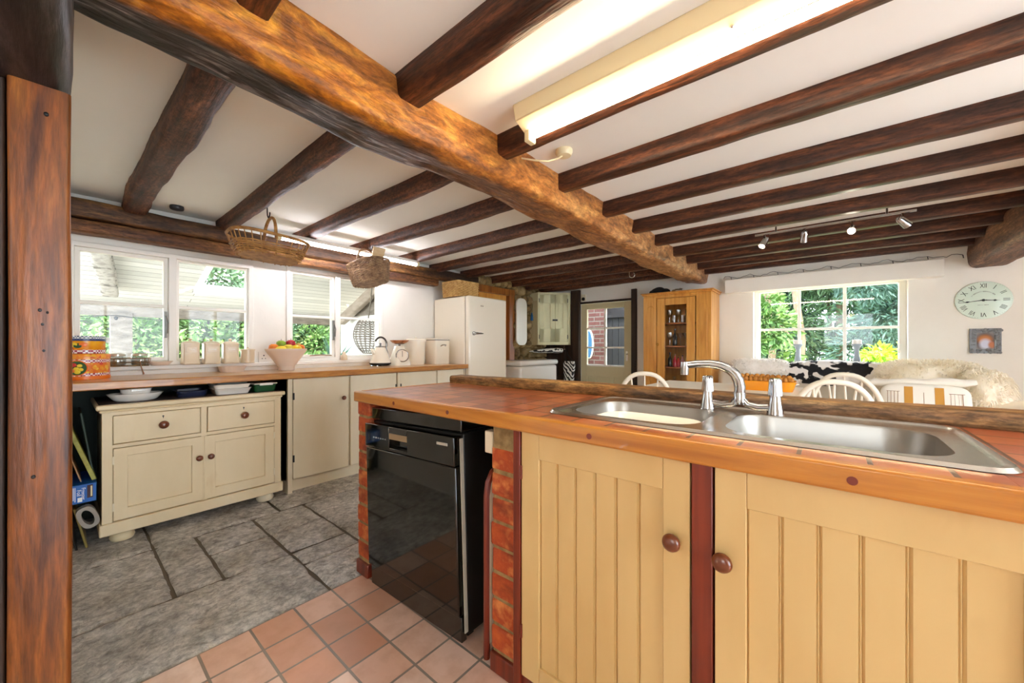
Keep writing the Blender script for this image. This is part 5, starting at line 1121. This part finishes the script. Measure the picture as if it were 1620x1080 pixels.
mb = MB(); sf = pillow(mb, (-.56, 4.66, .845), .255, .12, .085, .6, jit=.015); fur(mb, sf, 3500, .028, .0022, random.Random(1)); single('fur_cushion', mb, FURW, 'white and grey fur roll over the back of the sofa, left of the cow hide', 'cushion')
mb = MB(); sf = pillow(mb, (.06, 4.72, .81), .44, .13, .115, .55, 40, 14, .03, 3); fur(mb, sf, 3000, .012, .002, random.Random(2)); single('cow_hide_throw', mb, cow(), 'black and white cow hide throw along the sofa back', 'throw')
mb = MB(); sf = pillow(mb, (.62, 4.55, .80), .30, .17, .14, .7, 30, 14, .04, 5); fur(mb, sf, 4200, .05, .0035, random.Random(3), .9); sf = pillow(mb, (.86, 4.3, .70), .11, .20, .17, .8, 24, 14, .05, 6); fur(mb, sf, 2600, .06, .0035, random.Random(4), 1.2); single('sheepskin', mb, FURC, 'large shaggy cream sheepskin at the right end of the sofa', 'sheepskin')
mb = MB(); P = [(.22+.055*i, 4.12-.012*i, .775+.004*i+.006*math.sin(i*1.9)) for i in range(11)]; mb.tube(P, [.02, .028, .03, .031, .03, .028, .03, .031, .03, .027, .018], 10); single('rolled_towel', mb, CLOTH, 'rolled white blanket on the sofa behind the striped cushion', 'blanket')
t = thing('striped_cushion', 'white cushion with ochre stripes and stitched grids on the sofa', 'cushion', (.52, 3.98, .60)); Mc = TM((.52, 3.99, .665), Vector((.995, -.1, 0)), Vector((.03, .42, .9)))
mb = MB(); pillow(mb, (0, 0, 0), .225, .125, .05, .45, 36, 12, .0); mb.xf(Mc); part('cushion_body', mb, CLOTH, t)
OCH = mat('ochre_band', '#c8913e', .8); THR = mat('stitch_brown', '#8a5a30', .8)
for x in (-.075, .075): mb = MB(); mb.loft([[(x-.022, y, .0495-.0*y), (x+.022, y, .0495), (x+.022, y, .051), (x-.022, y, .051)] for y in (-.09, 0, .09)]); mb.xf(Mc); part('stripe', mb, OCH, t)
mb = MB()
for cx in (-.155, .155):
    for k in range(4): mb.box(cx-.03+k*.018, cx-.027+k*.018, -.05, .05, .049, .0515)
    for y in (-.05, .048): mb.box(cx-.036, cx+.036, y, y+.003, .049, .0515)
mb.box(-.0015, .0015, -.04, .05, .049, .0515); mb.box(-.012, .012, -.042, -.039, .049, .0515); mb.xf(Mc); part('stitching', mb, THR, t)
for x, lab in ((-.255, 'grey turned candlestick with a white candle on the far sill, nearest the pine cupboard'), (.205, 'grey turned candlestick with a white candle on the far sill, nearest the clock')):
    t = thing('candlestick', lab, 'candlestick', (x, 4.99, .80), 'candlesticks on the far window sill')
    y = 5.0; mb = MB(); mb.lathe([(.05, .80), (.05, .812), (.03, .83), (.022, .87), (.03, .93), (.02, .97), (.017, 1.03), (.03, 1.06), (.042, 1.075), (.044, 1.085)], (x, y, 0), 20); part('stick', mb, mat('grey_turned_wood', '#9aa4ad', .5), t)
    mb = MB(); mb.lathe([(.036, 1.085), (.036, 1.125), (.03, 1.128), (.004, 1.129)], (x, y, 0), 18); part('candle', mb, WHITECER, t)
# ------------------------------------------------------------------ outside, left: lean-to with boarded ceiling
GRD = mat('patio_ground', '#b9b09e', .9, c2='#9c937f', sc=(2, 2, 2))
mb = MB(); mb.box(-16, LW-.2, -8, 12, -.25, -.1); struct('ground', mb, GRD)
mb = MB(); mb.box(-9, 9, FAR+.2, 20, -.25, -.1); struct('ground_2', mb, mat('garden_soil', '#7c8a58', .9, c2='#96a26a', sc=(3, 3, 3)))
t = thing('veranda_roof', 'white boarded sloping roof outside the left windows', 'roof', (-4.8, 1.0, 1.5), kind='thing')
def rz_(x): return 2.25-.309*(abs(x)-3.7)
def slab(mb, xa, xb, y0, y1, th=.03, dz=0):
    mb.add([(xa, y0, rz_(xa)+dz), (xb, y0, rz_(xb)+dz), (xb, y1, rz_(xb)+dz), (xa, y1, rz_(xa)+dz), (xa, y0, rz_(xa)+th+dz), (xb, y0, rz_(xb)+th+dz), (xb, y1, rz_(xb)+th+dz), (xa, y1, rz_(xa)+th+dz)], [(0, 3, 2, 1), (4, 5, 6, 7), (0, 1, 5, 4), (1, 2, 6, 5), (2, 3, 7, 6), (3, 0, 4, 7)])
mb = MB(); slab(mb, -3.67, -4.78, -2, 4); slab(mb, -5.52, -6.1, -2, 4); slab(mb, -4.78, -5.52, -2, 1.0); slab(mb, -4.78, -5.52, 1.52, 4)
brd = gridmat('white_roof_boards', ['#c4c3be', '#d0cec8', '#bab9b3'], '#7a7871', 9, .095, .5, .0035, .6, rot=(0, 0, R(90)), bump=.4, patch='#cbc9c2'); part('boarding', mb, brd, t, 0, 0)
mb = MB(); slab(mb, -4.76, -4.82, .97, 1.55, .09, -.02); slab(mb, -5.48, -5.54, .97, 1.55, .09, -.02); slab(mb, -4.78, -5.52, .97, 1.02, .09, -.02); slab(mb, -4.78, -5.52, 1.5, 1.55, .09, -.02); sk = part('skylight_frame', mb, WPAINT, t)
mb = MB(); slab(mb, -4.8, -5.5, 1.02, 1.5, .006, .05); part('skylight_pane', mb, GLASS, sk, 0, 0)
mb = MB(); mb.box(-6.12, -6.0, -2, 4, 1.40, 1.52); part('eave_beam', mb, GREYW, t)
for y in (.36,): mb = MB(); mb.box(-6.12, -5.97, y, y+.17, -.1, 1.42); part('post', mb, GREYW, t)
mb = MB(); mb.box(-6.1, -6.04, -2, .40, 1.10, 1.16); mb.box(-6.1, -6.04, -2, .4, -.1, .85); part('side_rail', mb, GREYW, t)
mb = rough_beam((-4.15, .17, 2.03), (-5.55, .33, 1.60), .125, .10, .012, 24, 77, .4); single('old_rafter', mb, mat('grey_old_oak', '#8c8780', .9, c2='#aaa59c', c3='#5e5a54', sc=(9, 9, 30), bump=.6), 'grey weathered timber fixed under the boarded roof, seen through the first window', 'beam', kind='thing')
mb = MB(); P = [(-5.95, -1+i*.1, 1.40-.03*abs(math.sin(i*.45))) for i in range(45)]; mb.tube(P, .004, 5)
for i in range(2, 45, 4): mb.ball((P[i][0], P[i][1], P[i][2]-.03), (.016, .016, .022), 8, 6)
single('festoon_lights', mb, BLACKM, 'dark festoon cable of small bulbs under the eave outside', 'lights')
mb = MB(); mb.box(-5.42, -3.68, 2.62, 2.75, -.1, 1.47); struct('wall_outside', mb, mat('white_render', '#e9eae6', .9))
t = thing('gable_brace', 'grey diagonal timber brace with boarding outside the second window', 'brace', (-4.4, 2.5, 1.45), kind='thing')
mb = rough_beam((-5.15, 2.50, 1.42), (-3.72, 2.50, 1.98), .08, .13, .006, 20, 71, .3); part('brace', mb, mat('brown_grey_timber', '#8d7f70', .8, c2='#a7988a', sc=(6, 6, 20)), t)
mb = MB(); mb.prism([(-5.2, 1.47), (-3.68, 1.47), (-3.68, 2.0)], lambda a, b, d: (a, d, b), 2.58, 2.61); part('gable_boarding', mb, GREYW, t)
mb = MB(); mb.tube([(-4.24, 2.38, 1.38), (-4.22, 2.40, 1.60), (-4.2, 2.42, 1.9)], .008, 6); pod = thing('hanging_chair', 'grey wicker hanging chair outside the second window', 'chair', (-4.25, 2.38, .97)); part('rope', mb, GREYW, pod)
mb = MB()
for k in range(15):
    z = .98+.40*k/14; r = .165*math.sin(math.pi*(.14+.80*(1-k/14)))**.75+.01; P = [(-4.25+r*math.cos(2*math.pi*j/36), 2.38+r*math.sin(2*math.pi*j/36)*.9, z+.004*math.sin(j*3)) for j in range(37)]; mb.tube(P, .0055, 5, caps=False)
for j in range(16):
    a = 2*math.pi*j/16; mb.tube([(-4.25+(.165*math.sin(math.pi*(.14+.80*(1-k/8)))**.75+.01)*math.cos(a), 2.38+(.165*math.sin(math.pi*(.14+.80*(1-k/8)))**.75+.01)*math.sin(a)*.9, .98+.4*k/8) for k in range(9)], .004, 5)
part('wicker_shell', mb, GREYW, pod)
yc = thing('yucca_plant', 'spiky blue green yucca in front of the white outside wall', 'plant', (-4.75, 2.22, -.1)); rg = random.Random(4)
mb = MB()
for i in range(60):
    a = rg.uniform(0, 6.283); el = rg.uniform(.1, 1.4); l = rg.uniform(.36, .62); d = Vector((math.cos(a)*math.cos(el), math.sin(a)*math.cos(el)*.45, math.sin(el))); s = d.cross(Vector((0, 0, 1))).normalized()*.013; o = Vector((-4.75, 2.22, .78)); q = o+d*l*.55; e = o+d*l+Vector((0, 0, -.09*math.cos(el)))
    mb.add([o-s*.5, o+s*.5, q+s, q-s, e], [(0, 1, 2, 3), (3, 2, 4)])
part('leaves', mb, mat('yucca_leaf', '#7fae98', .5, c2='#5f9484', sc=(9, 9, 9)), yc, 0, 0)
mb = MB(); mb.lathe([(.06, -.1), (.05, .3), (.045, .8)], (-4.75, 2.22, 0), 10); part('trunk', mb, BARK, yc)
# ------------------------------------------------------------------ planting: each shrub and tree its own
def shrub(name, label, c, r, n, size, m, seed, trunk=None, group=None, cat='shrub', asp=.5):
    rg = random.Random(seed); t = thing(name, label, cat, (c[0], c[1], -.1), group)
    blobs = [(Vector(c)+Vector((rg.uniform(-.65, .65)*r[0], rg.uniform(-.65, .65)*r[1], rg.uniform(-.7, .75)*r[2])), rg.uniform(.25, .5)) for _ in range(16)]
    def fn(rg):
        b, k = rg.choice(blobs); d = Vector((rg.gauss(0, 1), rg.gauss(0, 1), rg.gauss(0, 1))).normalized(); return b+Vector((d.x*r[0]*k, d.y*r[1]*k, d.z*r[2]*k*.85))*rg.uniform(.8, 1), d
    mb = MB(); quad_leaves(mb, n, fn, size, rg, asp=asp); part('foliage', mb, m, t, 0, 0)
    mb = MB(); x, y, z = c
    for k in range(3 if trunk is None else 1):
        dx, dy = (rg.uniform(-.3, .3)*r[0], rg.uniform(-.3, .3)*r[1]) if trunk is None else (0, 0)
        mb.tube([(x+dx*.3, y+dy*.3, -.12), (x+dx*.6, y+dy*.6, z*.5), (x+dx, y+dy, z+r[2]*.5)], [trunk or .03, (trunk or .03)*.8, .012], 8)
    part('trunk', mb, BARK, t); return t
GL = 'garden shrubs outside the left windows'
shrub('garden_shrub', 'bright green leafy shrub behind the tins in the first window', (-8.2, .75, .9), (1.1, .8, 1.1), 6500, .12, LEAF1, 1, None, GL)
shrub('garden_shrub', 'dense yellow green shrub in the middle of the first window', (-8.0, 1.7, 1.0), (1.0, .75, 1.1), 6500, .12, LEAF1, 2, None, GL)
shrub('garden_shrub', 'green shrub behind the square canisters', (-8.2, 2.6, 1.0), (1.0, .8, 1.2), 6500, .11, LEAF2, 3, None, GL)
shrub('garden_shrub', 'feathery green shrub in the left pane of the second window', (-7.6, 3.35, .9), (.9, .75, 1.1), 6000, .09, LEAF1, 4, None, GL)
shrub('garden_tree', 'tall blue green tree rising behind the garden shrubs, seen through the skylight', (-10.5, 2.6, 2.6), (1.6, 2.4, 2.2), 8000, .16, LEAF2, 5, .12, None, 'tree')
shrub('garden_shrub', 'bluish shrub far behind the tins', (-10.2, .2, 1.0), (1.2, 1.5, 1.3), 5000, .14, LEAF3, 6, None, GL)
shrub('garden_shrub', 'bluish shrub far behind the kettle end of the second window', (-9.6, 4.8, 1.0), (1.2, 1.2, 1.4), 5000, .13, LEAF2, 7, None, GL)
GF = 'garden trees outside the far window'
shrub('garden_tree', 'feathery blue green conifer filling the right half of the far window', (1.4, 11.2, 2.4), (1.9, 1.0, 2.6), 11000, .17, LEAF3, 11, .12, GF, 'tree', .28)
shrub('garden_tree', 'pale green conifer behind the right hand candlestick', (.2, 12.4, 2.6), (1.6, 1.0, 2.8), 10000, .17, LEAF2, 12, .12, GF, 'tree', .28)
shrub('garden_shrub', 'broad leaved pale shrub in the left pane of the far window', (-1.5, 8.6, 1.1), (1.0, .6, .95), 5200, .15, LEAF1, 13)
shrub('garden_shrub', 'small lime green shrub under the right pane of the far window', (.72, 7.9, .7), (.38, .35, .40), 1600, .11, mat('lime_leaf', '#b4d236', .5, c2='#8fbf30', sc=(4, 4, 4)), 14)
shrub('garden_tree', 'dark conifer at the back left of the far window', (-1.8, 13.0, 2.6), (1.6, 1.0, 2.8), 9000, .18, LEAF3, 15, .14, GF, 'tree', .28)
for x, y, lab in ((-.55, 10.6, 'bare brown tree trunk left of centre in the far window'), (-1.15, 11.4, 'slim bare trunk at the top left of the far window')):
    mb = MB(); mb.tube([(x, y, -.1), (x+.08, y, 1.2), (x-.05, y, 2.4), (x+.1, y, 4.2)], [.09, .075, .065, .04], 9); mb.tube([(x+.05, y, 1.0), (x-.4, y-.1, 1.7), (x-.7, y, 1.9)], [.035, .025, .01], 7); single('tree_trunk', mb, BARK, lab, 'tree')
shrub('garden_hedge', 'tall dense hedge closing the garden behind the conifers', (0, 15.0, 2.6), (5.0, .8, 3.0), 11000, .34, LEAF3, 21, .1, None, 'hedge')
# outside the glazed door
mb = MB(); mb.box(-4.6, -2.95, 6.0, 6.2, -.1, 2.6); struct('wall_brick', mb, gridmat('red_garden_brick', ['#43201b', '#542d27', '#4b2620', '#5c3c36'], '#5f5852', .225, .075, .5, .009, .8, rot=(R(90), 0, 0), bump=.5))
t = thing('garden_shed', 'dark boarded shed door outside the glazed door', 'shed', (-2.5, 6.2, 0)); mb = MB()
for k in range(9): mb.box(-2.94+k*.11, -2.94+k*.11+.104, 6.05, 6.09, -.1, 1.55)
part('boarding', mb, mat('black_boards', '#101216', .7, c2='#191b1f', sc=(8, 8, 1)), t)
mb = MB(); mb.box(-2.95, -1.95, 6.02, 6.6, 1.55, 1.60); mb.box(-2.95, -1.95, 6.08, 6.6, -.1, 1.55); mb.box(-2.95, -1.6, 6.1, 6.6, 1.6, 2.6); part('shed_body', mb, mat('shed_dark', '#1c1a1c', .9), t)
t = thing('oval_mirror', 'tall blue oval plaque with a white rim on the outside brick wall', 'plaque', (-3.23, 5.97, 1.0)); mb = MB(); mb.loft([[(-3.235+.075*k*math.cos(2*math.pi*j/30), yq, 1.10+.25*k*math.sin(2*math.pi*j/30)) for j in range(30)] for k, yq in ((1, 6.0), (1, 5.975), (.9, 5.965))]); part('rim', mb, WPAINT, t)
mb = MB(); mb.loft([[(-3.235+.065*k*math.cos(2*math.pi*j/30), yq, 1.10+.235*k*math.sin(2*math.pi*j/30)) for j in range(30)] for k, yq in ((1, 5.966), (.98, 5.96))]); part('face', mb, mat('blue_paint', '#2c5c80', .4), t)
